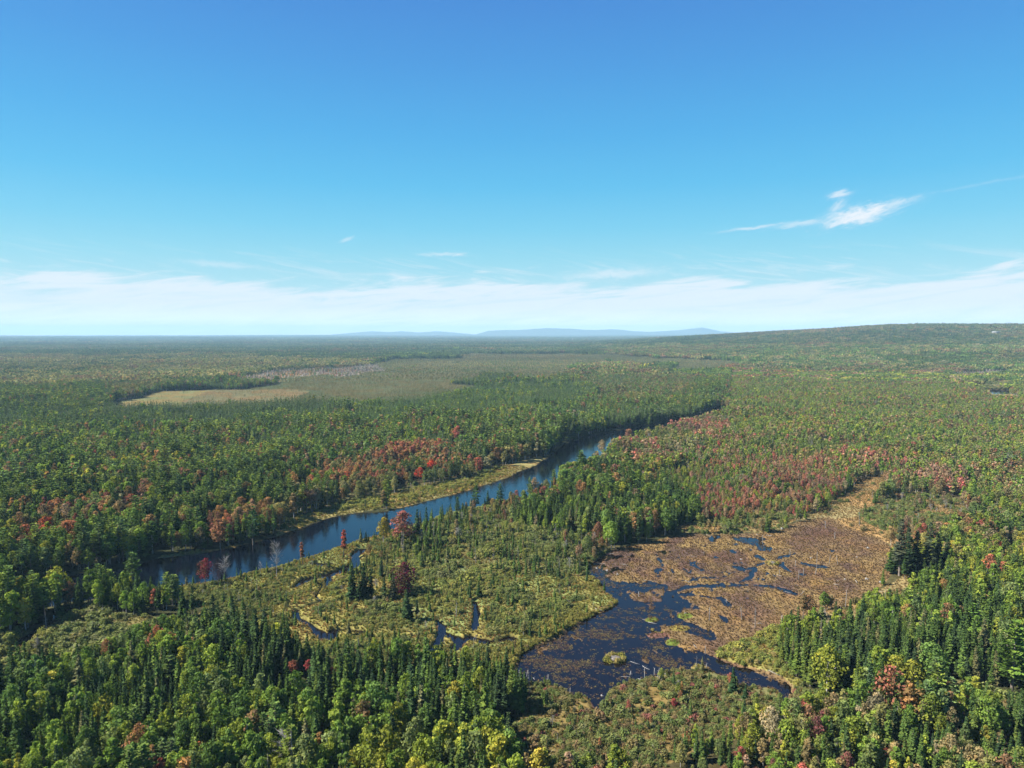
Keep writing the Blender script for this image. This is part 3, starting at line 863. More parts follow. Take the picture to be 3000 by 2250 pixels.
def broadleaf(seed, lod, narrow=False, sparse=1.0):
    g = random.Random(3000 + seed + (500 if narrow else 0))
    h = 9.0
    R0 = g.uniform(1.25, 1.6) if narrow else g.uniform(1.9, 2.6)
    tr, c = Tri(), Tri()
    bend = np.array([g.uniform(-.5, .5), g.uniform(-.5, .5), 0])
    z0 = h * (g.uniform(.18, .3) if narrow else g.uniform(.22, .38))
    tr.tube([(0, 0, -.3), bend * .3 + (0, 0, h * .4), bend + (0, 0, h * .85)], [.16, .11, .03], 5)
    lobes = []
    nl = (13, 8)[lod] if not narrow else (11, 7)[lod]
    for i in range(nl):
        f = (i + .5) / nl
        z = z0 + (h * .93 - z0) * f
        prof = math.sin(math.pi * min(1, .16 + .80 * f)) ** .7
        rr = R0 * prof * g.uniform(.35, .78)
        a = i * 2.4 + g.uniform(-.6, .6)
        lr = R0 * g.uniform(.36, .56) * (.62 + .5 * prof)
        p = bend * f + np.array([math.cos(a) * rr, math.sin(a) * rr, z])
        lobes.append((p, lr, g.random()))
        if lod == 0:
            q = bend * f * .6 + np.array([0, 0, max(z0 * .8, z - 1.4)])
            tr.tube([q, q * .45 + p * .55, p], [.06, .04, .015], 3)
    lobes.append((bend + np.array([0, 0, h * .93]), R0 * .34, g.random()))
    total = int((1050, 130)[lod] * sparse)
    wts = [l[1] ** 2 for l in lobes]
    S = sum(wts)
    for (p, lr, lt), wt in zip(lobes, wts):
        for _ in range(max(3, int(total * wt / S))):
            d = np.array([g.gauss(0, 1), g.gauss(0, 1), g.gauss(.25, 1)])
            d /= np.linalg.norm(d) + 1e-9
            q = p + d * lr * g.uniform(.62, 1.12) * np.array([1, 1, .85])
            nrm = d + np.array([g.gauss(0, .55), g.gauss(0, .55), g.gauss(.15, .5)])
            nrm /= np.linalg.norm(nrm) + 1e-9
            u = np.cross(nrm, (g.gauss(0, 1), g.gauss(0, 1), g.gauss(0, 1)))
            u /= np.linalg.norm(u) + 1e-9
            wv = np.cross(nrm, u)
            sz = g.uniform(.12, .25) * ((1.0, 2.4)[lod])
            c.quad(q, u * sz, wv * sz * g.uniform(.6, 1), min(1, max(0, lt * .6 + g.random() * .5)))
    return tr, c


def twiggy(seed, lod, fine=False):
    """a bare dead tree; fine = a whole leafless crown, otherwise a snag with stubs"""
    g = random.Random(4000 + seed + (300 if fine else 0))
    h = 9.0
    t = Tri()
    b = np.array([g.uniform(-.35, .35), g.uniform(-.35, .35), 0])
    rb = g.uniform(.13, .19)
    path = [np.array([0, 0, -.3]), b * .35 + (0, 0, h * .35), b * .7 + (0, 0, h * .7), b + (0, 0, h)]
    t.tube(path, [rb, rb * .75, rb * .45, rb * .12], 5, .5)
    if fine:
        for i in range(34):
            f = g.uniform(.3, .95)
            a = g.uniform(0, 6.28)
            L = (1.1 - f) * 3.6 * g.uniform(.6, 1.1) + .4
            p = b * f + (0, 0, h * f)
            d = np.array([math.cos(a), math.sin(a), g.uniform(.5, 1.5)])
            d /= np.linalg.norm(d)
            e = p + d * L
            t.tube([p, p + d * L * .5 + (0, 0, -.05), e], [.05, .034, .01], 3, .5)
            if lod == 0:
                for k in range(5):
                    q = p + d * L * g.uniform(.35, 1)
                    d2 = d + np.array([g.gauss(0, .6), g.gauss(0, .6), g.gauss(.1, .4)])
                    t.tube([q, q + d2 * g.uniform(.4, .9)], [.026, .009], 3, .5)
    else:
        n = (44, 14)[lod]
        for i in range(n):
            f = g.uniform(.16, .96)
            a = g.uniform(0, 6.28)
            L = (1.02 - f) * 1.9 * g.uniform(.35, 1.1) + .15
            p = b * f + (0, 0, h * f)
            t.tube([p, p + np.array([math.cos(a) * L, math.sin(a) * L, L * g.uniform(-.5, .15)])], [.045 if lod else .034, .012], 3, g.random())
    return t


def pole(seed):
    g = random.Random(4600 + seed)
    t = Tri()
    b = np.array([g.uniform(-.5, .5), g.uniform(-.5, .5), 0])
    t.tube([(0, 0, -1), b * .5 + (0, 0, 3.0), b + (0, 0, 6.0)], [.15, .12, .07], 5, .5)
    for i in range(7):
        f = g.uniform(.4, .98)
        a = g.uniform(0, 6.28)
        L = g.uniform(.2, .75)
        p = b * f + (0, 0, 6 * f)
        t.tube([p, p + np.array([math.cos(a) * L, math.sin(a) * L, L * .3])], [.05, .015], 3, .5)
    return t


def shrub(seed, lod):
    g = random.Random(5000 + seed)
    c, tr = Tri(), Tri()
    R0 = g.uniform(1.0, 1.35)
    H = g.uniform(1.2, 1.7)
    for i in range(5):
        a = g.uniform(0, 6.28)
        tr.tube([(0, 0, -.1), (math.cos(a) * .5, math.sin(a) * .5, H * .7)], [.04, .015], 3)
    lobes = [(np.array([math.cos(a) * R0 * q, math.sin(a) * R0 * q, 0]), g.uniform(.45, .8), g.random()) for a, q in ((g.uniform(0, 6.28), g.uniform(0, .65)) for _ in range(6))]
    for i in range((330, 34)[lod]):
        p, lr, lt = g.choice(lobes)
        d = np.array([g.gauss(0, 1), g.gauss(0, 1), abs(g.gauss(.4, .8))])
        d /= np.linalg.norm(d)
        q = p + d * np.array([lr, lr, H * .8]) * g.uniform(.7, 1.08)
        nrm = d + np.array([g.gauss(0, .6), g.gauss(0, .6), g.gauss(.2, .5)])
        nrm /= np.linalg.norm(nrm) + 1e-9
        u = np.cross(nrm, (g.gauss(0, 1), g.gauss(0, 1), g.gauss(0, 1)))
        u /= np.linalg.norm(u) + 1e-9
        sz = g.uniform(.075, .155) * (1.0, 3.0)[lod]
        c.quad(q, u * sz, np.cross(nrm, u) * sz * .8, min(1, max(0, lt * .5 + g.random() * .55)))
    return tr, c


def tuft(seed):
    g = random.Random(6000 + seed)
    c = Tri()
    for i in range(26):
        a = g.uniform(0, 6.28)
        r = g.uniform(0, .28)
        p = np.array([math.cos(a) * r, math.sin(a) * r, -.05])
        b = g.uniform(0, 6.28)
        L = g.uniform(.45, .9)
        s = np.array([-math.sin(b), math.cos(b), 0]) * .07
        e = p + np.array([math.cos(b) * L * .5, math.sin(b) * L * .5, L])
        c.add([p - s, p + s, e], [(0, 1, 2)], g.random())
    return c


def pad(seed):
    """a floating scrap of leaves, lying on the water"""
    g = random.Random(6500 + seed)
    c = Tri()
    for i in range(9):
        a = g.uniform(0, 6.28)
        q = g.uniform(0, .85)
        p = np.array([math.cos(a) * q * 1.3, math.sin(a) * q, g.uniform(0.0, .02)])
        r = g.uniform(.10, .26)
        ph = g.uniform(0, 6.28)
        pts = [p + (0, 0, .012)] + [p + np.array([math.cos(ph + k * 1.047) * r * g.uniform(.7, 1.2), math.sin(ph + k * 1.047) * r, 0]) for k in range(6)]
        c.add(pts, [(0, k + 1, (k + 1) % 6 + 1) for k in range(6)], g.random())
    return c


def lowtree(kind, seed, base, h, r, c):
    """a tree of a far wood, in a patch"""
    g = random.Random(seed)
    base = np.asarray(base, float)
    tint = g.random()
    if kind == 'S':
        for lv in range(3):
            z0, z1 = h * (.08 + .28 * lv), h * (.55 + .225 * lv)
            rr = r * (1 - .27 * lv) * 0.75
            n = 5
            ring = [base + np.array([math.cos(6.283 * k / n + lv) * rr * g.uniform(.75, 1.2), math.sin(6.283 * k / n + lv) * rr * g.uniform(.75, 1.2), z0 + g.uniform(-.4, .4)]) for k in range(n)]
            c.add(ring + [base + (0, 0, z1)], [(k, (k + 1) % n, n) for k in range(n)], min(1, max(0, tint + g.uniform(-.2, .2))))
    else:
        for q in range(12):
            d = np.array([g.gauss(0, 1), g.gauss(0, 1), g.gauss(.5, .8)])
            d /= np.linalg.norm(d)
            p = base + np.array([0, 0, h * .62]) + d * np.array([r, r, h * .36]) * g.uniform(.6, 1.0)
            u = np.cross(d + (g.gauss(0, .3), g.gauss(0, .3), g.gauss(0, .3)), (g.gauss(0, 1), g.gauss(0, 1), g.gauss(0, 1)))
            u /= np.linalg.norm(u) + 1e-9
            wv = np.cross(d, u)
            s = r * g.uniform(.42, .7)
            c.quad(p, u * s, wv * s, min(1, max(0, tint + g.uniform(-.3, .3))))


def patch(kind, seed, size=24.0, spacing=4.0, slim=None):
    g = random.Random(7000 + seed)
    c = Tri()
    n = int(size / spacing)
    for i in range(n):
        for j in range(n):
            x = (i + g.uniform(.05, .95)) * spacing - size / 2
            y = (j + g.uniform(.05, .95)) * spacing - size / 2
            k = kind if kind in 'SB' else ('S' if g.random() < .4 else 'B')
            if kind == 'S' and g.random() < .1:
                k = 'B'
            h = g.gauss(11, 1.9) + (4 if g.random() < .03 else 0)
            lowtree(k, seed * 1000 + i * 50 + j, (x, y, -1), h, spacing * (slim or (.62 if k == 'B' else .52)), c)
    return c


def library(name, meshes):
    """a collection that only feeds the scatter, in a fixed order"""
    cl = bpy.data.collections.new(name + '_models')
    for i, me in enumerate(meshes):
        o = bpy.data.objects.new('%s_model_%02d' % (name, i), me)
        cl.objects.link(o)
    return cl


print('models')
NV = dict(S=10, P=5, B=8, M=6, D=6, T=3, H=5)


def build_models(lod):
    out = {}
    out['S'] = [spruce(i, lod) for i in range(NV['S'])]
    out['P'] = [pine(i, lod) for i in range(NV['P'])]
    out['B'] = [broadleaf(i, lod, narrow=i % 2 == 0) for i in range(NV['B'])]
    out['M'] = [broadleaf(40 + i, lod, narrow=i % 3 == 2, sparse=.85) for i in range(NV['M'])]
    out['H'] = [shrub(i, lod) for i in range(NV['H'])]
    return out


NAME = dict(S='spruce_tree', P='pine_tree', B='broadleaf_tree', M='maple_tree', D='dead_tree', T='tamarack_tree', H='shrub')
CROWN_MAT = dict(S=M_NEEDLE, P=M_NEEDLE, B=M_LEAF, M=M_MAPLE, H=M_LEAF, T=M_NEEDLE)
TRUNK_MAT = dict(S=M_BARK, P=M_BARK, B=M_PALE, M=M_BARK, H=M_BARK, T=M_BARK)
mod0, mod1 = build_models(0), build_models(1)
MESH = {}                          # kind -> [(trunk mesh, crown mesh)] for single trees
LIB0, LIB1 = {}, {}
for k, lst in mod0.items():
    MESH[k] = [(a.mesh(NAME[k] + '_trunk', [TRUNK_MAT[k]]), b.mesh(NAME[k] + '_crown', [CROWN_MAT[k]])) for a, b in lst]
    LIB0[k] = library(NAME[k], [joined(NAME[k], [(a, TRUNK_MAT[k]), (b, CROWN_MAT[k])]) for a, b in lst])
for k, lst in mod1.items():
    LIB1[k] = library(NAME[k] + '_distant', [joined(NAME[k], [(a, TRUNK_MAT[k]), (b, CROWN_MAT[k])]) for a, b in lst])
dead0 = [twiggy(i, 0, fine=i >= 4) for i in range(6)]
dead1 = [twiggy(i, 1, fine=i >= 4) for i in range(6)]
MESH['D'] = [(t.mesh('dead_tree', [M_DEAD]), None) for t in dead0]
LIB0['D'] = library('dead_tree', [t.mesh('dead_tree', [M_DEAD]) for t in dead0])
LIB1['D'] = library('dead_tree_distant', [t.mesh('dead_tree', [M_DEAD]) for t in dead1])
MESH['T'] = MESH['S'][:3]
LIB0['T'], LIB1['T'] = LIB0['S'], LIB1['S']
NOM = dict(S=10.0, P=16.0, B=9.0, M=9.0, D=9.0, T=10.0, H=1.5)

# ------------------------------------------------------------------ the ground: one sheet round the camera, finest where the photo looks
print('ground')
fan = np.radians(np.concatenate([np.linspace(-180, -50, 14)[:-1], np.linspace(-50, -40, 12)[:-1], np.linspace(-40, 40, 760), np.linspace(40, 50, 12)[1:], np.linspace(50, 180, 14)[1:-1]]))
ang = np.concatenate([np.linspace(math.atan(CAM_H / 40.0), math.atan(CAM_H / 150.0), 16)[:-1], np.linspace(math.atan(CAM_H / 150.0), math.atan(CAM_H / 700.0), 380)[:-1],
                      np.linspace(math.atan(CAM_H / 700.0), math.atan(CAM_H / 9000.0), 110)[:-1]])
rad = np.concatenate([CAM_H / np.tan(ang), np.geomspace(9000, 25000, 24)])
NR, NA = len(rad), len(fan)
GX = (rad[:, None] * np.sin(fan)[None, :]).ravel()
GY = (rad[:, None] * np.cos(fan)[None, :]).ravel()
GZ = heights(GX, GY)
gz_zone = zone_of(GX, GY, np.where(np.hypot(GX, GY) < 1000, 0.0, GZ))
GC = np.array([Z[n]['g'] for n in ZNAMES])[gz_zone]
# patchy colour of the open land, sedge and moss
pn = fbm(GX, GY, 9, 61, 4, .6)[:, None]
pn2 = fbm(GX, GY, 30, 62, 3)[:, None]
openz = np.isin(gz_zone, [ZID[n] for n in ('marsh', 'snag_marsh', 'river_fringe', 'straw_meadow', 'shrub_bog', 'gold_shrubs', 'small_meadow', 'rust_meadow', 'muskeg', 'muskeg_pale', 'meadow_shrubs')])[:, None]
GC = np.where(openz, GC * 1.12 * (0.72 + 0.6 * pn) * np.where(pn2 > .5, np.array([[1.08, .95, .85]]), np.array([[.92, 1.03, 1.0]])), GC)
ip = np.nonzero(gz_zone == ZID['pond'])[0]
sxp, syp = to_pixel(GX[ip], GY[ip], 0.3)
a = sstep(.35, .60, fbm(GX[ip], GY[ip] * .6, 11, 71, 4, .6))[:, None]
b = sstep(.42, .6, fbm(GX[ip], GY[ip] * .6, 5, 72, 3, .6))[:, None]
mat_c = np.array([[.084, .056, .044]]) * (1 - a) + np.array([[.172, .120, .050]]) * a
mat_c = mat_c * (1 - .35 * b) + np.array([[.070, .046, .038]]) * .35 * b
east = sstep(2200, 2420, sxp)[:, None] * sstep(1700, 1560, syp)[:, None]
mat_c = mat_c * (1 - .5 * east) + np.array([[.105, .064, .046]]) * .5 * east
south = (sstep(1735, 1810, syp) * sstep(2000, 2060, sxp))[:, None]
mat_c = mat_c * (1 - .4 * south) + np.array([[.135, .088, .046]]) * .4 * south
rim = sstep(-11, -1, signed(GX[ip], GY[ip], BASIN))[:, None] * sstep(1860, 1780, syp)[:, None] * sstep(2120, 2250, sxp)[:, None]
mat_c = mat_c * (1 - .8 * rim) + np.array([[.160, .112, .052]]) * .8 * rim
lowm = sstep(POND_Z + .10, POND_Z - .02, GZ[ip])[:, None]
mat_c = mat_c * (1 - .7 * lowm) + np.array([[.046, .033, .030]]) * .7 * lowm
for (cx, cy, rx, ry, hgt), cc in zip(ISLETS, ((.12, .066, .052), (.085, .11, .022), (.09, .115, .022), (.09, .12, .022), (.2, .16, .06), (.14, .13, .05), (.15, .12, .04), (.16, .13, .035))):
    e = ((sxp - cx) / rx) ** 2 + ((syp - cy) / ry) ** 2
    m_ = sstep(1.3, .7, e)[:, None]
    mat_c = mat_c * (1 - m_) + np.array([cc]) * m_
GC[ip] = mat_c
# wet peat where the land dips to the water
wet = sstep(.35, -.05, GZ)[:, None] * (gz_zone != ZID['pond'])[:, None]
GC = GC * (1 - wet * .75) + np.array([[.030, .022, .014]]) * wet * .75
i0 = np.arange(NR - 1)[:, None] * NA
j0 = np.arange(NA)[None, :]
j1 = (j0 + 1) % NA
quads = np.stack([i0 + j0, i0 + j1, i0 + NA + j1, i0 + NA + j0], -1).reshape(-1, 4)
centre = len(GX)
gv = np.concatenate([np.stack([GX, GY, GZ], 1), [[0, 0, 0.9]]])
q2 = np.concatenate([quads[:, [0, 3, 2]], quads[:, [0, 2, 1]], np.stack([np.full(NA, centre), np.arange(NA), (np.arange(NA) + 1) % NA], 1)])
gm = mesh_np('ground', gv, q2[:, ::-1] if False else q2, [M_GROUND], smooth=True)
at = gm.attributes.new('ground_color', 'FLOAT_COLOR', 'POINT')
gc4 = np.ones((len(gv), 4), np.float32)
gc4[:-1, :3] = GC
gc4[-1, :3] = (.04, .04, .02)
at.data.foreach_set('color', gc4.ravel())
gm.flip_normals() if gm.polygons[0].normal.z < 0 else None
ground = bpy.data.objects.new('ground', gm)
col.objects.link(ground)
tag(ground, 'wide flat forest floor, sedge marsh and bog out to the horizon', 'ground', None, 'structure')


def sheet(name, poly, z, m, label, cat):
    me = bpy.data.meshes.new(name)
    me.from_pydata([(p[0], p[1], z) for p in poly], [], [list(range(len(poly)))])
    me.materials.append(m)
    if me.polygons[0].normal.z < 0:
        me.flip_normals()
    o = bpy.data.objects.new(name, me)
    col.objects.link(o)
    return tag(o, label, cat, None, 'structure')


def ribbon(name, path, width, z, m, label):
    n = len(path)
    L, Rr = [], []
    for i in range(n):
        d = path[min(i + 1, n - 1)] - path[max(i - 1, 0)]
        d = d / (np.linalg.norm(d) + 1e-9)
        s = np.array([-d[1], d[0]]) * (width * .5)
        ext = -d * width if i == 0 else (d * width if i == n - 1 else 0)
        L.append(path[i] + s + ext)
        Rr.append(path[i] - s + ext)
    me = bpy.data.meshes.new(name)
    me.from_pydata([(p[0], p[1], z) for p in L + Rr], [], [(i, n + i, n + i + 1, i + 1) for i in range(n - 1)])
    me.materials.append(m)
    me.update()
    if me.polygons[0].normal.z < 0:
        me.flip_normals()
    o = bpy.data.objects.new(name, me)
    col.objects.link(o)
    return tag(o, label, 'creek', None, 'structure')


def grow(poly, d):
    """outline pushed outwards by about d"""
    p = np.asarray(poly)
    t = np.roll(p, -1, 0) - np.roll(p, 1, 0)
    t /= np.linalg.norm(t, axis=1)[:, None] + 1e-9
    nrm = np.stack([t[:, 1], -t[:, 0]], 1)
    area = np.sum(p[:, 0] * np.roll(p[:, 1], -1) - np.roll(p[:, 0], -1) * p[:, 1])
    return p + nrm * d * (1 if area > 0 else -1)


sheet('river', grow(RIVER, 4.0), 0.0, M_RIVER, 'dark blue river bending diagonally through the forest', 'river')
sheet('pond', grow(BASIN, 1.2), POND_Z, M_POND, 'dark shallow beaver pond half grown over by a rust brown mat', 'pond')
sheet('pond', grow(PATCH_POND, 3.0), 0.0, M_RIVER, 'small patch of blue water far off among trees at the right', 'pond')
CREEK_LABEL = ['winding creek loop beside the purple-leaved tree', 'small open pool close to the riverbank in the marsh', 'creek winding down from the oxbow islet towards the lower forest', 'dark open creek bend in the lower middle of the marsh',
               'thin thread of water between two creek bends', 'open creek pool beside the pale straight grass bank', 'short arm of water at the head of the creek pool', 'narrow overgrown ditch below the creek pool',
               'creek arm ending near the beaver pond bank', 'thin ditch running up into the shrub marsh', 'brown stream crossing the shrub gap at the lower right', 'dark creek mouth under trees at the left edge']
for i, ((p, wd), lb) in enumerate(zip(CREEKS, CREEK_LABEL)):
    ribbon('creek', p, wd * 1.5 + 4.0, 0.006 + 0.005 * i, M_POND, lb)


# far mountains: three ranges with real depth
def mountain(name, pts, dist, label, depth=1800.0):
    pts = np.array(pts, float)
    n = 160
    sx = np.linspace(pts[0, 0], pts[-1, 0], n)
    sy = np.interp(sx, pts[:, 0], pts[:, 1])
    v = []
    for a, b in zip(sx, sy):
        u = (a - 1500) / FPX
        top = CAM_H + dist * ((974 - b) / FPX) * .9
        for k in range(9):
            f = k / 8 * 2 - 1
            e = max(0.0, 1 - abs(f) ** 1.2)
            yy = dist + f * depth
            v.append((u * yy, yy, -2 + (top + 2) * e * (1 + .1 * math.sin(a * .21 + k * 1.7) * (0 if k == 4 else 1))))
    fs = [(i * 9 + k, (i + 1) * 9 + k, (i + 1) * 9 + k + 1, i * 9 + k + 1) for i in range(n - 1) for k in range(8)]
    me = bpy.data.meshes.new(name)
    me.from_pydata(v, [], fs)
    me.materials.append(M_FARWOOD)
    me.update()
    if me.polygons[0].normal.z < 0:
        me.flip_normals()
    o = bpy.data.objects.new(name, me)
    col.objects.link(o)
    tag(o, label, 'mountains', None, 'structure')


M_FARWOOD, t_ = new_mat('far_forest')
o_ = t_.new('ShaderNodeOutputMaterial')
d_ = t_.new('ShaderNodeBsdfDiffuse')
tcn_ = t_.new('ShaderNodeTexCoord')
t_.put(d_.inputs['Color'], t_.mix(t_.noise(tcn_.outputs['Object'], .004, 6), (.035, .05, .025, 1), (.075, .08, .035, 1)))
t_.l.new(d_.outputs[0], o_.inputs[0])
mountain('mountain', [(960, 982), (1030, 975), (1090, 970), (1140, 973), (1176, 970), (1230, 974), (1280, 969.5), (1330, 974), (1380, 979), (1410, 983)], 23000, 'low pale blue mountains on the horizon above the left of the bog')
mountain('mountain', [(1385, 983), (1430, 968.5), (1475, 966), (1520, 966), (1560, 963), (1601, 959.5), (1640, 961), (1678, 962), (1710, 965), (1746, 966), (1790, 963.5), (1814, 964.6), (1859, 970), (1900, 972), (1950, 969), (1995, 965.5), (2030, 961), (2054, 957.5), (2080, 963), (2110, 970), (2150, 974), (2200, 983)], 22000, 'long pale blue mountain range in the middle of the horizon')
mountain('mountain', [(2780, 975), (2850, 956), (2910, 950), (2960, 947), (3000, 948), (3060, 952), (3140, 970)], 16000, 'faint blue mountain rising behind the right end of the ridge')

# ------------------------------------------------------------------ scatter of plants over the zones
print('plants')
HALF_TAN = 0.80


def field(r0, r1, cell):
    """jittered points of a square grid inside the field of view, between two distances"""
    xm = r1 * 0.66 + 60
    gx, gy = np.meshgrid(np.arange(-xm, xm, cell), np.arange(60, r1, cell))
    x = gx.ravel() + R.uniform(-.5, .5, gx.size) * cell
    y = gy.ravel() + R.uniform(-.5, .5, gx.size) * cell
    r = np.hypot(x, y)
    ok = (r >= r0) & (r < r1) & (np.abs(x) < y * HALF_TAN + 25)
    return x[ok], y[ok]


def evenly(v):
    """ranks of v, spread evenly over 0..1"""
    return np.argsort(np.argsort(v)) / max(len(v), 1)


KEYS = 'SPBMDT'
PLANTS = {k: [] for k in KEYS + 'H'}      # rows: x y z h w rot var r g b near


def water_clear(x, y, z, limit=0.42):
    return z > limit


def add_trees(r0, r1, cell, near):
    x, y = field(r0, r1, cell)
    z = heights(x, y)
    zn = zone_of(x, y, np.where(np.hypot(x, y) < 1000, 0.0, z))
    u = R.random(len(x))
    sp = np.array([Z[n]['sp'] for n in ZNAMES])[zn]
    gapn = fbm(x, y, 16, 77, 3)
    dens = np.clip(0.35 + 1.35 * sstep(.28, .52, gapn), 0, 1.4)
    tall = 0.55 + 0.92 * fbm(x, y, 42, 78, 3)
    hue = fbm(x, y, 45, 79, 3) - .5
    keep = (u < (cell / sp) ** 2 * dens) & (z > 0.5)
    x, y, z, zn = x[keep], y[keep], z[keep], zn[keep]
    tall, hue = tall[keep], hue[keep]
    clump = fbm(x, y, 17, 81, 3) * .45 + fbm(x, y, 65, 82, 3) * .55
    for n in ZNAMES:
        s = np.nonzero(zn == ZID[n])[0]
        if not len(s):
            continue
        d = Z[n]
        ks = list(d['k'])
        wt = np.array([d['k'][k] for k in ks], float)
        wt = wt / wt.sum()
        # trees of one kind stand together: the draw leans on a smooth field
        q = evenly((clump[s] - .5) * 3.0 + R.random(len(s)))
        which = np.searchsorted(np.cumsum(wt), q)
        which = np.minimum(which, len(ks) - 1)
        for i, k in enumerate(ks):
            t = s[which == i]
            m = len(t)
            if not m:
                continue
            lo, hi = d['h']
            h = (lo + (hi - lo) * R.beta(1.6, 1.5, m)) * tall[t]
            if k == 'P':
                h = h * 1.28
            if k == 'S':
                h = h * R.uniform(.82, 1.15, m)
            if k == 'D':
                h = h * R.uniform(.7, 1.05, m)
            wid = h / NOM[k] * R.uniform(.85, 1.2, m)
            if k in 'BM' and lo < 6:
                wid *= .92
            c = pick(d[k], m, k) * R.uniform(.82, 1.22, (m, 1)) * (1 + hue[t][:, None] * np.array([[.55, .25, .0]]))
            PLANTS[k].append(np.column_stack([x[t], y[t], z[t], h, wid, R.uniform(0, 6.283, m), R.integers(0, NV[k], m), c, np.full(m, near), zn[t]]))


add_trees(60, 500, 2.3, 1)
add_trees(500, 1500, 2.9, 0)


def add_shrubs(r1, cell):
    x, y = field(60, r1, cell)
    z = heights(x, y)
    zn = zone_of(x, y, np.zeros(len(x)))
    ss = np.array([Z[n].get('ss', 1e4) for n in ZNAMES])[zn]
    clumped = fbm(x, y * .8, 10, 83, 4, .6)
    keep = (R.random(len(x)) < (cell / ss) ** 2 * (0.12 + 1.7 * sstep(.36, .60, clumped))) & (z > 0.32)
    x, y, z, zn = x[keep], y[keep], z[keep], zn[keep]
    for n in ZNAMES:
        s = np.nonzero(zn == ZID[n])[0]
        if not len(s) or 'sh' not in Z[n]:
            continue
        m = len(s)
        size = R.lognormal(0, .34, m) * dict(alder_strip=1.3, shrub_bog=.66, meadow_shrubs=.8, gold_shrubs=.8).get(n, .95) * (.6 + .8 * fbm(x[s], y[s], 14, 84, 2))
        pal = Z[n]['sh']
        c = pick(pal, m) * R.uniform(.85, 1.18, (m, 1))
        if n in ('marsh', 'snag_marsh', 'alder_strip'):     # gold sedge bushes and olive alders keep to their own patches
            gold = sstep(.47, .62, fbm(x[s], y[s], 13, 85, 3))[:, None]
            c = c * .35 + .65 * (pick(SHRUB_GOLD, m) * gold + pick(SHRUB_OLIVE, m) * .86 * (1 - gold))
        if n in ('marsh', 'river_fringe'):
            edge = sstep(14, 2, np.minimum(np.abs(signed(x[s], y[s], BASIN)), np.abs(signed(x[s], y[s], RIVER))))[:, None]
            c = c * (1 - edge * .7) + np.array([[.20, .185, .045]]) * edge * .7
            size = size * (1 - .3 * edge[:, 0])
        if n in ('marsh', 'snag_marsh', 'stream_gap', 'alder_strip'):
            cd = np.full(m, 99.0)
            for p, wd in CREEKS:
                cd = np.minimum(cd, seg_dist(x[s], y[s] + 1.2, p, False) - wd * .7)
            size = size * sstep(-2.5, 5.0, cd) * (.78 if n == 'marsh' else 1.05)
            ok = size > .22
            s, size, c, m = s[ok], size[ok], c[ok], int(ok.sum())
        PLANTS['H'].append(np.column_stack([x[s], y[s], z[s], 1.5 * size, size * R.uniform(.85, 1.35, m), R.uniform(0, 6.283, m), R.integers(0, NV['H'], m), c, np.full(m, 1), zn[s]]))


add_shrubs(520, 1.15)

# a rank of bright sedge bushes along the western bank of the pond
bank_px = [(1725, 1650), (1716, 1682), (1748, 1702), (1762, 1728), (1790, 1752), (1808, 1762), (1796, 1776), (1766, 1787), (1690, 1822), (1632, 1858), (1562, 1890), (1518, 1916), (1503, 1950), (1507, 1985)]
bk = px_poly(bank_px, 0.6)
rows = []
for i in range(len(bk) - 1):
    L = np.linalg.norm(bk[i + 1] - bk[i])
    for q in np.arange(0, L, .62):
        p = bk[i] + (bk[i + 1] - bk[i]) * q / L
        e = (bk[i + 1] - bk[i]) / L
        off = np.array([e[1], -e[0]]) * R.uniform(-.6, 2.6)
        off = off if True else off
        cand = p - np.abs(off) * np.array([1.0, 0.25])
        s = R.uniform(.5, .95)
        cc = np.array([(.19, .18, .045), (.15, .165, .035), (.20, .165, .07)][R.integers(3)]) * R.uniform(.85, 1.15)
        rows.append([cand[0], cand[1], .45, 1.5 * s * .85, s, R.uniform(0, 6.28), R.integers(0, NV['H']), *cc, 1, ZID['marsh']])
PLANTS['H'].append(np.array(rows))
for k in PLANTS:
    PLANTS[k] = np.concatenate(PLANTS[k]) if PLANTS[k] else np.zeros((0, 12))
    print(k, len(PLANTS[k]))

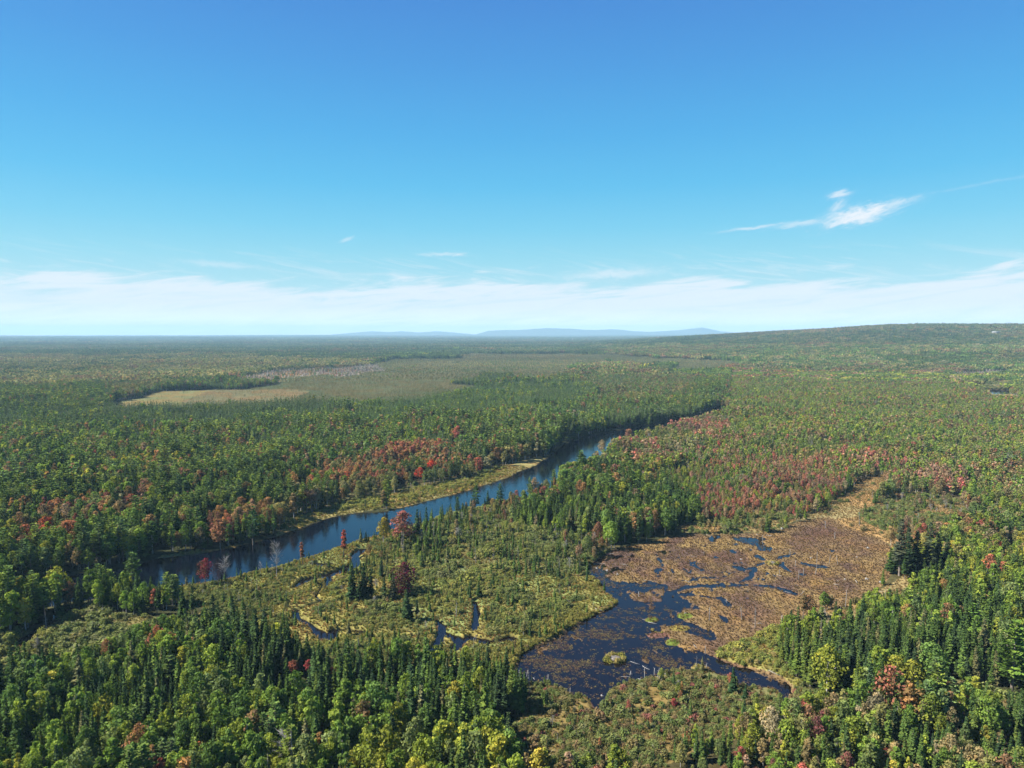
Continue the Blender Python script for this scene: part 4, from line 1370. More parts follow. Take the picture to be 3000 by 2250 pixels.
# ------------------------------------------------------------------ single trees the photo lets one recognise
# kind, base pixel, height in pixels, width factor, colour, label
CR = (.27, .022, .05)
HERO = [
    ('M', 601, 1712, 68, 1.0, (.165, .026, .044), 'small crimson maple standing out on the near riverbank'),
    ('D', 658, 1701, 70, 1.0, None, 'smaller bare grey tree on the riverbank beside the crimson maple'),
    ('D', 811, 1696, 96, .8, None, 'tall bare grey tree with fine twigs on the near riverbank'),
    ('M', 887, 1654, 62, .8, (.27, .10, .065), 'slender salmon pink maple alone at the river edge'),
    ('M', 1007, 1633, 76, .85, (.33, .06, .06), 'thin red maple with bare lower trunk at the river edge'),
    ('B', 1123, 1594, 74, .85, (.23, .20, .035), 'yellow-green tree on the riverbank left of the big pink maple'),
    ('M', 1177, 1602, 98, 1.35, (.27, .085, .085), 'big pink maple on the near riverbank between yellow tree and spruces'),
    ('S', 1222, 1575, 78, 1.1, (.024, .05, .02), 'dark pointed spruce right beside the big pink riverbank maple'),
    ('S', 1250, 1562, 72, 1.05, (.034, .072, .02), 'second pointed riverbank spruce, lighter green, right of the dark one'),
    ('D', 1181, 1626, 66, .9, None, 'pale leaning snag below the big pink riverbank maple'),
    ('M', 1180, 1742, 84, 1.5, (.070, .016, .030), 'round dark purple-leaved tree in the middle of the creek marsh'),
    ('S', 1034, 1757, 92, 1.15, (.022, .046, .018), 'leftmost dark spruce of the cluster left of the purple tree'),
    ('S', 1054, 1762, 76, 1.1, (.026, .05, .02), 'short front spruce of the cluster left of the purple tree'),
    ('S', 1068, 1756, 98, 1.15, (.020, .042, .018), 'tallest dark spruce of the cluster left of the purple tree'),
    ('S', 1087, 1752, 70, 1.1, (.028, .055, .02), 'middle spruce of the cluster left of the purple tree'),
    ('S', 1124, 1758, 62, 1.4, (.034, .062, .026), 'broad short spruce directly left of the purple tree'),
    ('S', 1150, 1757, 72, 1.2, (.05, .06, .035), 'grey-green lichen-hung spruce against the purple tree'),
    ('S', 1195, 1819, 86, 1.25, (.028, .055, .022), 'larger of two lone spruces below the purple tree'),
    ('S', 1222, 1814, 52, 1.3, (.026, .05, .022), 'smaller of two lone spruces below the purple tree'),
    ('S', 1116, 1690, 52, 1.4, (.022, .046, .02), 'small dark spruce in the marsh above the purple tree'),
    ('S', 1402, 1752, 46, 1.2, (.03, .058, .02), 'single small dark spruce in mid marsh right of the purple tree'),
    ('D', 1394, 1650, 48, 1.0, None, 'grey snag standing in the shrubs below the spruce stand'),
    ('D', 1337, 1808, 44, 1.1, None, 'grey snag right of the two lone spruces in the marsh'),
    ('D', 1052, 1936, 66, .9, None, 'thin grey snag at the lower edge of the creek marsh'),
    ('P', 1393, 1492, 74, 1.0, (.058, .115, .03), 'bushy white pine on the riverbank rising against the river'),
    ('P', 1466, 1486, 68, 1.0, (.05, .10, .032), 'second riverbank pine right of the bushy one'),
    ('P', 1340, 1502, 48, 1.0, (.06, .11, .03), 'shorter pine left of the bushy riverbank pine'),
    ('S', 1428, 1494, 54, 1.1, (.024, .05, .02), 'pointed spruce between two riverbank pines'),
    ('P', 1842, 1400, 84, 1.1, (.046, .092, .028), 'tallest dark pine standing above the right bank woods'),
    ('P', 1850, 1440, 62, 1.1, (.05, .098, .028), 'dark pine directly below the tallest right bank pine'),
    ('P', 1755, 1402, 62, 1.1, (.07, .125, .03), 'lighter pine left of the tallest right bank pine'),
    ('M', 1845, 1300, 42, 1.6, (.25, .115, .095), 'round pale pink maple at the bend of the river'),
    ('B', 1764, 1330, 44, 1.0, (.27, .22, .13), 'cream coloured tree at the waterside by the river bend'),
    ('B', 1705, 1362, 38, 1.1, (.22, .22, .15), 'pale grey-green tree leaning over the river narrows'),
    ('P', 741, 1592, 104, 1.0, (.045, .095, .04), 'blue-green white pine at the far riverbank edge'),
    ('M', 646, 1606, 84, 1.25, (.25, .11, .065), 'pale orange maple with open crown on far riverbank'),
    ('M', 386, 1552, 66, 1.6, (.28, .12, .04), 'broad orange maple within the left forest'),
    ('M', 133, 1588, 60, 1.3, (.36, .06, .035), 'bright red maple at the left forest edge'),
    ('M', 195, 1610, 68, 1.9, (.28, .105, .05), 'wide salmon orange maple next to the bright red one'),
    ('M', 250, 1575, 50, 1.5, (.30, .085, .05), 'small orange-red maple behind the wide salmon one'),
    ('M', 247, 1405, 36, 1.6, (.16, .045, .06), 'dark mauve maple deep in the left forest'),
    ('M', 1262, 1398, 50, 1.3, (.40, .06, .035), 'bright scarlet maple in the bank of red maples'),
    ('M', 1228, 1412, 40, 1.3, (.38, .05, .035), 'vivid red maple left of the scarlet one'),
    ('M', 1400, 1388, 46, 1.5, (.33, .06, .06), 'rose red maple at the right end of the red bank'),
    ('M', 1020, 1425, 40, 1.8, (.34, .08, .045), 'orange-red maple at the left end of the red bank'),
    ('P', 2963, 2036, 168, 1.15, (.085, .15, .026), 'large bright yellow-green pine at the right edge'),
    ('P', 2597, 2050, 66, 1.5, (.105, .16, .024), 'small yellow-green pine in the right spruce forest'),
    ('P', 2845, 1870, 82, 1.2, (.082, .155, .03), 'fresh green pine among spruces at the right'),
    ('S', 2634, 1688, 140, 1.35, (.05, .062, .038), 'tallest grey-green spruce of the dark group beside the bog'),
    ('S', 2664, 1694, 124, 1.25, (.03, .052, .024), 'dark front spruce of the group beside the bog'),
    ('S', 2612, 1680, 64, 1.5, (.032, .062, .02), 'short leftmost spruce of the group beside the bog'),
    ('S', 2686, 1686, 108, 1.3, (.024, .044, .02), 'shaded spruce in the middle of the bog-side group'),
    ('S', 2716, 1690, 132, 1.25, (.046, .062, .034), 'second tall grey-green spruce of the bog-side group'),
    ('S', 2745, 1686, 100, 1.35, (.028, .05, .022), 'dark spruce right of the bog-side group'),
    ('S', 2770, 1682, 86, 1.4, (.024, .046, .02), 'rightmost dark spruce of the bog-side group'),
    ('S', 2650, 1698, 50, 1.6, (.034, .066, .02), 'low bushy spruce at the foot of the bog-side group'),
    ('S', 2147, 2034, 70, 1.35, (.026, .055, .022), 'single dark spruce on the bank where the pond outlet narrows'),
    ('S', 2182, 2062, 50, 1.3, (.026, .055, .022), 'smaller spruce below the pond outlet'),
    ('S', 2180, 2120, 58, 1.4, (.028, .055, .022), 'dark spruce at the lower edge of the shrub bog'),
    ('D', 1551, 2042, 74, 1.0, None, 'silver dead spruce with drooping twigs at the pond corner'),
    ('D', 2212, 1838, 58, .95, None, 'grey dead spruce on the lower edge of the rust bog'),
    ('M', 2928, 1740, 40, 1.4, (.30, .03, .06), 'cerise maple between spruces near the right edge'),
    ('M', 2939, 1668, 38, 1.4, (.30, .09, .08), 'rose maple behind the cerise one'),
    ('M', 1975, 2075, 24, 1.6, (.30, .04, .06), 'small cerise maple bush in the shrub bog below the pond'),
    ('M', 590, 2245, 60, 1.3, (.26, .075, .03), 'russet maple at the bottom edge of the lower forest'),
    ('M', 500, 2250, 62, 1.5, (.28, .11, .03), 'orange maple at the bottom of the lower forest'),
    ('M', 1140, 2165, 42, 1.7, (.36, .09, .06), 'coral maple top above yellow-green trees near the bottom'),
    ('M', 2600, 2262, 58, 1.5, (.24, .045, .045), 'deep red maple at the bottom right'),
    ('M', 2640, 2240, 56, 1.3, (.22, .10, .045), 'brown-orange maple beside the deep red one'),
    ('M', 860, 1982, 44, 1.5, (.21, .07, .055), 'red maple on the upper edge of the lower forest'),
    ('M', 908, 1978, 40, 1.3, (.22, .05, .055), 'crimson maple right of the red one at the forest edge'),
    ('M', 975, 2012, 50, 1.2, (.29, .06, .05), 'slim red maple below the crimson one'),
    ('M', 480, 1905, 48, 1.5, (.25, .085, .05), 'rusty maple clump where alder strip meets the lower forest'),
    ('M', 437, 1868, 30, 1.6, (.22, .05, .05), 'dark red maple bush in the alder strip'),
    ('B', 1236, 2245, 84, 1.35, (.12, .175, .022), 'round bright green tree near the bottom middle'),
    ('B', 335, 2245, 92, 1.35, (.13, .17, .05), 'large round pale green tree at the bottom left'),
    ('P', 500, 2030, 92, 1.5, (.07, .115, .035), 'broad bluish green pine in the middle of the lower forest'),
    ('P', 130, 1810, 74, 1.1, (.075, .14, .035), 'lone green pine on the wooded spit left of the river'),
    ('P', 388, 1712, 84, 1.3, (.07, .125, .036), 'wide pine at the tip of the wooded spit'),
    ('P', 290, 1725, 66, 1.5, (.07, .125, .038), 'spreading pine on the wooded spit beside the river'),
    ('P', 15, 1765, 66, 1.3, (.07, .13, .036), 'green pine at the left edge above the creek mouth'),
]
hero_rows = []
HERO_XY = []
for k, sx, sy, hp, wf, c, lb in HERO:
    z0 = 0.75
    x, y = ground_at(sx, sy, z0)
    z = float(heights(np.array([x]), np.array([y]))[0])
    z = max(z, 0.1)
    h = hp / FPX * math.hypot(math.hypot(x, y), CAM_H) * 1.03
    HERO_XY.append((x, y, h))
    c = c or (.3, .28, .26)
    if k == 'M' and not any(q in lb for q in ('purple', 'crimson', 'cerise', 'scarlet')):
        c = tuple(.72 * p + .28 * q for p, q in zip(c, (.19, .115, .065)))
    hero_rows.append((k, [x, y, z, h, h / NOM[k] * wf, R.uniform(0, 6.28), 0, *c, 1, 0], lb))
# leave room round them
for k in KEYS + 'H':
    A = PLANTS[k]
    keep = np.ones(len(A), bool)
    for (hk, row, lb) in hero_rows:
        x, y, h, wd = row[0], row[1], row[3], row[4] * {'P': 2.6, 'S': 1.2, 'D': 1.0}.get(hk, 2.1)
        d = np.hypot(A[:, 0] - x, A[:, 1] - y)
        keep &= d > (.35 if k == 'H' else .8) * wd
        # nothing tall right in front of a recognisable tree
        if k != 'H' and math.hypot(x, y) < 480:
            ux, uy = -x / math.hypot(x, y), -y / math.hypot(x, y)
            al = (A[:, 0] - x) * ux + (A[:, 1] - y) * uy
            ac = np.abs(-(A[:, 0] - x) * uy + (A[:, 1] - y) * ux)
            keep &= ~((al > 0) & (al < .9 * h) & (ac < .75 * wd) & (A[:, 3] > .45 * h))
    PLANTS[k] = A[keep]

# ------------------------------------------------------------------ which ones stand as single objects
def shown(A):
    """apparent size in the photo of each plant that is in the frame"""
    px, py = to_pixel(A[:, 0], A[:, 1], A[:, 2] + A[:, 3] * .7)
    dist = np.sqrt(A[:, 0] ** 2 + A[:, 1] ** 2 + (CAM_H - A[:, 2]) ** 2)
    s = A[:, 3] * np.sqrt(A[:, 4] / A[:, 3] * 6) / dist
    s[(px < 12) | (px > 2988) | (py > 2235)] = 0
    return s


def hidden(A, blockers):
    """rough test whether nearer, taller plants stand in front of the upper part of each plant of A"""
    out = np.zeros(len(A), bool)
    for i in range(len(A)):
        x, y, z, h = A[i, :4]
        d = math.hypot(x, y)
        ux, uy = -x / d, -y / d
        dx, dy = blockers[:, 0] - x, blockers[:, 1] - y
        al = dx * ux + dy * uy
        ac = np.abs(-dx * uy + dy * ux)
        slope = (CAM_H - z) / d
        sight = z + h * .72 + al * slope
        out[i] = np.any((al > .4) & (al < 30) & (ac < blockers[:, 4] * .9) & (blockers[:, 2] + blockers[:, 3] * .92 > sight))
    return out


ALLT = np.concatenate([PLANTS[k] for k in KEYS if len(PLANTS[k])] + [np.array([r[1] for r in hero_rows])])
ALLT = ALLT[np.hypot(ALLT[:, 0], ALLT[:, 1]) < 620]
SINGLE, REST = {}, {}
for k in KEYS + 'H':
    A = PLANTS[k]
    if k == 'T' or not len(A):
        SINGLE[k], REST[k] = A[:0], A
        continue
    s = shown(A)
    room = 296 - sum(1 for q in hero_rows if q[0] == k)
    order = np.argsort(-s)
    order = order[s[order] > 0][:int(room * 1.9)]
    hid = hidden(A[order], ALLT)
    pickd = order[~hid][:room]
    m = np.zeros(len(A), bool)
    m[pickd] = True
    SINGLE[k], REST[k] = A[m], A[~m]
    print('single', k, m.sum())


# ------------------------------------------------------------------ words for the labels
def colour_word(k, c):
    r, g, b = c
    if k == 'D':
        return 'grey'
    if r > 1.9 * g:
        return 'crimson' if b > 1.05 * g and r > .15 else ('dark red' if r < .15 else 'red')
    if r > 1.35 * g:
        return 'pink' if b > .6 * g else ('orange' if r > .2 else 'rusty')
    if r > 1.05 * g:
        return 'brownish'
    if k in 'SP':
        return 'dark green' if g < .062 else ('mid-green' if g < .09 else 'light green')
    if r > .8 * g:
        return 'yellow-green' if b < .35 * g else 'grey-green'
    return 'fresh green' if g > .13 else 'green'


def size_word(k, h):
    lo, hi = dict(S=(5, 9.5), P=(10, 15), B=(5.5, 9), M=(5, 8.5), D=(4, 7.5), H=(1.1, 1.9))[k]
    return 'small' if h < lo else ('tall' if h > hi else 'medium')


PLACE = dict(lower_forest='lower forest', island_woods='wooded spit', alder_strip='grey alder strip', marsh='creek marsh', snag_marsh='shrubby upper marsh', right_spruce='right spruce forest',
             shrub_bog='lower shrub bog', mixed_bottom='bottom right woods', gold_shrubs='golden outlet shrubs', stream_gap='stream gap', straw_meadow='straw meadow',
             meadow_shrubs='meadow shrubs', red_swamp='red maple swamp', mid_spruce='upper spruce stand', left_forest='left forest', right_woods='right woods',
             bank_maples='red maple bank', bank_rust='rusty far bank', pink_scatter='pinkish right woods', olive_bank='far riverbank', river_fringe='far river fringe', bend_spruce='spruce bank at the bend', pink_woods='pink woods by the bend', dark_spruce='dark spruce belt')


def column(px, py):
    if py > 1880:
        names = ['under the creek mouth', 'under the wooded spit', 'under the crimson maple', 'under the bare trees', 'under the purple tree', 'under the marsh spruces', 'by the pond corner', 'under the pond islet', 'under the pond outlet', 'under the gold shrubs', 'under the tall spruces', 'by the big pine', 'at the right edge']
        cuts = [160, 380, 620, 860, 1100, 1330, 1580, 1850, 2120, 2380, 2620, 2850]
    elif py > 1600:
        names = ['by the creek mouth', 'on the spit', 'by the crimson maple', 'by the bare trees', 'by the purple tree', 'by the lone spruces', 'by the pond bank', 'by the open pool', 'by the rust bog', 'by the tall spruces', 'near the right edge']
        cuts = [180, 420, 680, 950, 1230, 1480, 1820, 2180, 2540, 2800]
    else:
        names = ['near the left edge', 'above the creek mouth', 'above the spit', 'above the bare trees', 'by the pink maple', 'by the riverside pines', 'by the tall dark pine', 'above the bog pool', 'by the straw meadow', 'above the tall spruces', 'near the right edge']
        cuts = [200, 450, 750, 1030, 1290, 1560, 1900, 2250, 2560, 2800]
    return names[int(np.searchsorted(cuts, px))]


KIND_WORD = dict(S='spruce', P='pine', B='leafy tree', M='maple', D='dead tree', H='shrub')
ORD = ['first', 'second', 'third', 'fourth', 'fifth', 'sixth', 'seventh', 'eighth', 'ninth', 'tenth', 'eleventh', 'twelfth', 'thirteenth', 'fourteenth', 'fifteenth', 'sixteenth', 'seventeenth', 'eighteenth', 'nineteenth', 'twentieth']
DEPTH = ['front', 'second', 'third', 'fourth', 'fifth']


def labels_for(k, A):
    px, py = to_pixel(A[:, 0], A[:, 1], A[:, 2] + A[:, 3] * .6)
    keys = []
    for i in range(len(A)):
        pl = PLACE.get(ZNAMES[int(A[i, 11])], 'forest')
        keys.append((size_word(k, A[i, 3]), colour_word(k, A[i, 7:10]), pl, column(px[i], py[i])))
    by = {}
    for i, q in enumerate(keys):
        by.setdefault(q[1:], []).append(i)
    out = [None] * len(A)

    def cut(t):
        return ' '.join(t.split()[:16])

    for q, ids in by.items():
        if len(ids) <= 10:
            sizes = {}
            for i in ids:
                sizes.setdefault(keys[i][0], []).append(i)
            for sz, part in sizes.items():
                part.sort(key=lambda i: px[i])
                n = len(part)
                base = '%s %s %s in the %s %s' % (sz, q[0], KIND_WORD[k], q[1], q[2])
                for j, i in enumerate(part):
                    pos = '' if n == 1 else ('left ' if j == 0 else 'right ') if n == 2 else 'leftmost ' if j == 0 else 'rightmost ' if j == n - 1 else ORD[j] + ' from left, '
                    out[i] = cut(pos + base)
            continue
        rows_n = int(math.ceil(len(ids) / 8))   # many alike: rows from front to back, then from left to right
        byrow = sorted(ids, key=lambda i: -py[i])
        per = int(math.ceil(len(ids) / rows_n))
        for rw in range(rows_n):
            part = sorted(byrow[rw * per:(rw + 1) * per], key=lambda i: px[i])
            rname = ORD[rw] if 0 < rw < rows_n - 1 else ('front' if rw == 0 else 'back')
            for j, i in enumerate(part):
                pos = 'leftmost' if j == 0 else 'rightmost' if j == len(part) - 1 else ORD[j] + ' from left'
                out[i] = cut('%s in %s row, %s %s, %s, %s' % (pos, rname, q[0], KIND_WORD[k], q[1], q[2]))
    return out, keys


# ------------------------------------------------------------------ single plants
print('singles')
CAT = dict(S='spruce tree', P='pine tree', B='broadleaf tree', M='maple tree', D='dead tree', H='shrub')
proto = {}
for k in 'SPBMDH':
    for v, (tm, cm) in enumerate(MESH[k]):
        if k == 'D':
            proto[k, v] = (bpy.data.objects.new('dead_tree', tm),)
        else:
            proto[k, v] = (bpy.data.objects.new('stem' if k == 'H' else 'trunk', tm), bpy.data.objects.new('foliage' if k == 'H' else 'crown', cm))


def place(k, row, label, group):
    v = int(row[6]) % len(MESH[k])
    x, y, z, h, wd = [float(q) for q in row[:5]]
    sc = (wd, wd, h / NOM[k])
    if k == 'D':
        o = proto[k, v][0].copy()
        col.objects.link(o)
        o.location, o.rotation_euler, o.scale = (x, y, z), (0, 0, float(row[5])), sc
        return tag(o, label, CAT[k], group)
    o = bpy.data.objects.new(NAME[k], None)
    o.empty_display_size = .5
    o.location, o.rotation_euler, o.scale = (x, y, z), (0, 0, float(row[5])), sc
    col.objects.link(o)
    for part in proto[k, v]:
        c = part.copy()
        col.objects.link(c)
        c.parent = o
        if part.name.startswith(('crown', 'foliage')):
            c['leaf_color'] = [float(q) for q in row[7:10]]
    return tag(o, label, CAT[k], group)


for n, (k, row, lb) in enumerate(hero_rows):
    if k == 'D':
        row[6] = 4 if 'twigs on the near' in lb or 'smaller bare' in lb else n % 4
        if 'smaller bare' in lb:
            row[6] = 5
    elif 'purple-leaved' in lb:
        row[6], row[2], row[3], row[4] = 0, row[2] - 3.6, row[3] * 1.36, row[4] * 1.1
    elif k == 'M':
        row[6] = (0, 1, 3, 4)[n % 4] if row[4] / row[3] * 9 > .95 else 2
    elif k == 'B':
        row[6] = (1, 3, 5, 7)[n % 4]
    else:
        row[6] = n % NV[k]
    place(k, row, lb, None)
for k in 'SPBMDH':
    A = SINGLE[k]
    lbs, keys = labels_for(k, A)
    for i in range(len(A)):
        place(k, A[i], lbs[i], '%ss in the %s' % (KIND_WORD[k], keys[i][2]))


# ------------------------------------------------------------------ the rest of each kind: one object of scattered plants
def scatter(name, rows, lib, label, cat):
    """rows: x y z sx sy sz rot idx r g b"""
    n = len(rows)
    me = bpy.data.meshes.new(name)
    me.vertices.add(n)
    me.vertices.foreach_set('co', np.ascontiguousarray(rows[:, :3], np.float32).ravel())
    for an, ty, key, data in (('scl', 'FLOAT_VECTOR', 'vector', rows[:, 3:6]), ('rot', 'FLOAT_VECTOR', 'vector', np.column_stack([np.zeros((n, 2)), rows[:, 6]])),
                              ('leaf_color', 'FLOAT_COLOR', 'color', np.column_stack([rows[:, 8:11], np.ones(n)]))):
        at = me.attributes.new(an, ty, 'POINT')
        at.data.foreach_set(key, np.ascontiguousarray(data, np.float32).ravel())
    at = me.attributes.new('idx', 'INT', 'POINT')
    at.data.foreach_set('value', rows[:, 7].astype(np.int32))
    o = bpy.data.objects.new(name, me)
    col.objects.link(o)
    ng = bpy.data.node_groups.new(name + '_scatter', 'GeometryNodeTree')
    ng.interface.new_socket('Geometry', in_out='INPUT', socket_type='NodeSocketGeometry')
    ng.interface.new_socket('Geometry', in_out='OUTPUT', socket_type='NodeSocketGeometry')
    gi, go = ng.nodes.new('NodeGroupInput'), ng.nodes.new('NodeGroupOutput')
    ci = ng.nodes.new('GeometryNodeCollectionInfo')
    ci.inputs['Collection'].default_value = lib
    ci.inputs['Separate Children'].default_value = True
    ci.inputs['Reset Children'].default_value = True
    ip_ = ng.nodes.new('GeometryNodeInstanceOnPoints')
    ip_.inputs['Pick Instance'].default_value = True

    def named(an, ty):
        q = ng.nodes.new('GeometryNodeInputNamedAttribute')
        q.data_type = ty
        q.inputs['Name'].default_value = an
        return [s for s in q.outputs if s.enabled and s.name == 'Attribute'][0]
    L = ng.links
    L.new(gi.outputs[0], ip_.inputs['Points'])
    L.new(ci.outputs[0], ip_.inputs['Instance'])
    L.new(named('idx', 'INT'), ip_.inputs['Instance Index'])
    L.new(named('rot', 'FLOAT_VECTOR'), ip_.inputs['Rotation'])
    L.new(named('scl', 'FLOAT_VECTOR'), ip_.inputs['Scale'])
    L.new(ip_.outputs[0], go.inputs[0])
    md = o.modifiers.new('scatter', 'NODES')
    md.node_group = ng
    return tag(o, label, cat, None, 'stuff')


def rows_of(A, k):
    return np.column_stack([A[:, :3], A[:, 4], A[:, 4], A[:, 3] / NOM[k], A[:, 5], A[:, 6], A[:, 7:10]])


print('scatter')
STUFF = dict(S=('spruce_woods', 'dark pointed spruces of the wider forest', 'spruce woods'), P=('pine_woods', 'feathery white pines of the wider forest', 'pine woods'),
             B=('broadleaf_woods', 'green and olive leafy trees of the wider forest', 'leafy woods'), M=('maple_woods', 'red and pink autumn maples of the wider forest', 'maple woods'),
             D=('dead_woods', 'grey dead trees scattered through bog and forest', 'dead trees'), T=('tamarack_woods', 'stunted yellowing tamaracks of the far bog', 'tamaracks'),
             H=('shrubbery', 'low alder and heath shrubs of marsh and bog', 'shrubbery'))
for k in KEYS + 'H':
    A = REST[k]
    for near, lib in ((1, LIB0), (0, LIB1)):
        B = A[A[:, 10] == near]
        if len(B):
            nm, lb, ct = STUFF[k]
            scatter(nm if near else 'distant_' + nm, rows_of(B, k), lib[k], lb if near else lb.replace('wider', 'far') + ' beyond the river', ct)

# far woods, in patches that grow with the distance
PK = ['S', 'S', 'S', 'B', 'B', 'B', 'X', 'X', 'X']
patches = library('wood_patch', [patch(k, 1 + i).mesh('wood_patch', [M_LEAF]) for i, k in enumerate(PK)])
sparse = library('bog_patch', [patch('S', 50 + i, 24, 7.0, .22).mesh('bog_patch', [M_LEAF]) for i in range(3)])


def far_field(r0, r1, size, zs):
    xm = r1 * .66
    gx, gy = np.meshgrid(np.arange(-xm, xm, size), np.arange(r0 * .7, r1, size))
    x = gx.ravel() + R.uniform(-.2, .2, gx.size) * size
    y = gy.ravel() + R.uniform(-.2, .2, gx.size) * size
    r = np.hypot(x, y)
    ok = (r >= r0) & (r < r1) & (np.abs(x) < y * .78)
    x, y, r = x[ok], y[ok], r[ok]
    z = terrain(x, y)
    zn = zone_of(x, y, z, .6)
    return x, y, z, zn, np.full(len(x), size / 24.0), np.full(len(x), zs)


parts_ = [far_field(1490, 3600, 21.5, 1.0), far_field(3600, 7000, 30.0, 1.05), far_field(7000, 14000, 66.0, 1.15), far_field(14000, 24500, 150.0, 1.4)]
X, Y, ZZ, ZN, S_, ZS = [np.concatenate(q) for q in zip(*parts_)]
big = fbm(X, Y, 420, 201, 4)
fine = fbm(X, Y, 60, 202, 3)
stand = fbm(X * .45, Y, 330, 203, 4)
stand2 = fbm(X * .6, Y, 200, 204, 3)
woods, bogs = [], []
for n in ZNAMES:
    s = np.nonzero(ZN == ZID[n])[0]
    if not len(s):
        continue
    d = Z[n]
    if n in ('small_meadow', 'pond'):
        continue
    ks = list(d['k'])
    wt = np.array([d['k'][k] for k in ks], float)
    if n != 'grey_strip':
        wt[[k == 'D' for k in ks]] = 0
    wt /= wt.sum()
    q = evenly((big[s] - .5) * 1.6 + (fine[s] - .5) * 1.2 + R.random(len(s)) * .9)
    which = np.minimum(np.searchsorted(np.cumsum(wt), q), len(ks) - 1)
    for i, k in enumerate(ks):
        t = s[which == i]
        m = len(t)
        if not m:
            continue
        c = pick(d[k], m, k) * R.uniform(.8, 1.2, (m, 1)) * (.55 + .9 * stand[t])[:, None]
        hs = np.mean(d['h']) / 11.0
        rows = np.column_stack([X[t], Y[t], ZZ[t], S_[t] * 1.05, S_[t] * 1.05, ZS[t] * hs * R.uniform(.9, 1.1, m) * (.55 + .9 * stand2[t]), R.integers(0, 4, m) * (math.pi / 2), np.zeros(m), c])
        if n in ('muskeg', 'muskeg_pale', 'rust_meadow', 'grey_strip'):
            rows[:, 7] = R.integers(0, 3, m)
            rows[:, 3:5] *= 1.0
            bogs.append(rows)
        else:
            rows[:, 7] = {'S': 0, 'P': 0, 'T': 0, 'B': 3, 'M': 3, 'D': 6}[k] + R.integers(0, 3, m)
            if k == 'S' and R.random() < 2:
                mixm = R.random(m) < .2
                rows[mixm, 7] = 6 + R.integers(0, 3, mixm.sum())
            woods.append(rows)
scatter('far_woods', np.concatenate(woods), patches, 'unbroken far forest stretching to the blue horizon', 'forest')
scatter('stunted_bog_forest', np.concatenate(bogs), sparse, 'thin stunted spruces over the far brown bog', 'bog trees')

# sedge: tufts over marsh, bog mat and meadows
tufts = library('sedge_tuft', [tuft(i).mesh('sedge_tuft', [M_LEAF]) for i in range(4)])


def tuft_rows(zones, cell, r1, colours, lo, hi, zmin, prob=.8):
    x, y = field(60, r1, cell)
    zn = zone_of(x, y, np.zeros(len(x)))
    s = np.isin(zn, [ZID[n] for n in zones])
    x, y, zn = x[s], y[s], zn[s]
    z = heights(x, y)
    s = (z > zmin) & (R.random(len(x)) < prob)
    x, y, z = x[s], y[s], z[s]
    m = len(x)
    sc = R.uniform(lo, hi, m)
    g = fbm(x, y, 8, 301, 3)
    cc = np.array(colours)
    i = np.clip(((g - .5) * 2.4 + .5 + R.uniform(-.3, .3, m)) * len(cc), 0, len(cc) - 1).astype(int)
    c = cc[i] * R.uniform(.8, 1.2, (m, 1))
    return np.column_stack([x, y, z, sc * 1.3, sc * 1.3, sc, R.uniform(0, 6.28, m), R.integers(0, 4, m), c])


tr_ = [tuft_rows(('marsh', 'river_fringe', 'gold_shrubs'), 1.0, 520, [(.17, .155, .04), (.20, .175, .05), (.135, .14, .035), (.22, .18, .07), (.2, .13, .05)], .55, 1.15, .22),
       tuft_rows(('pond',), .8, 480, [(.102, .070, .048), (.125, .088, .044), (.160, .116, .048), (.088, .060, .048)], .25, .8, POND_Z + .015, .75),
       tuft_rows(('straw_meadow', 'meadow_shrubs'), 1.2, 620, [(.20, .148, .072), (.18, .130, .06), (.17, .138, .056), (.23, .172, .09)], .6, 1.1, .3),
       tuft_rows(('shrub_bog', 'snag_marsh', 'alder_strip', 'stream_gap'), 1.3, 420, [(.15, .125, .045), (.13, .13, .04), (.17, .12, .05)], .55, 1.05, .3)]
scatter('sedge_grass', np.concatenate(tr_), tufts, 'tufts of yellow and rust brown sedge over marsh, bog mat and meadow', 'sedge')

# leaves floating on the pond
pads = library('floating_pad', [pad(i).mesh('floating_pad', [M_LEAF]) for i in range(5)])
x, y = field(100, 430, .75)
s = inside(x, y, BASIN)
x, y = x[s], y[s]
z = heights(x, y)
om = open_mask(x, y)
nn = fbm(x + .55 * y, y * 1.3, 9, 401, 4, .62)
dn = sstep(.42, .62, nn) * sstep(1.0, -3.5, om) * .9
chan = np.min([seg_dist(x, y, p, False) - wd for p, wd in CHANNELS_POND], axis=0)
dn = np.maximum(dn, .10 * (om < -.5))
s = (z < POND_Z - .02) & (R.random(len(x)) < dn) & (chan > .5)
x, y = x[s], y[s]
m = len(x)
sc = R.uniform(.5, 1.15, m)
cc = np.array([(.060, .045, .036), (.080, .060, .036), (.050, .037, .034), (.095, .082, .038)])[R.integers(0, 4, m)]
scatter('floating_leaves', np.column_stack([x, y, np.full(m, POND_Z + .015) + R.uniform(0, .012, m), sc, sc, np.ones(m), R.uniform(0, 6.28, m), R.integers(0, 5, m), cc]), pads, 'brown scraps of water-lily leaves floating on the dark pond', 'floating leaves')

# ------------------------------------------------------------------ dead wood in the pond
print('dead wood')
M_LOG = bark_mat('bleached_wood', (0.20, 0.19, 0.18), (0.36, 0.35, 0.335))
M_STICK = bark_mat('stick_heap', (0.08, 0.065, 0.055), (0.19, 0.17, 0.155), 6)


def zb(sx, sy):
    z, zo = POND_Z + .05, None
    x, y = ground_at(sx, sy, z)
    return x, y


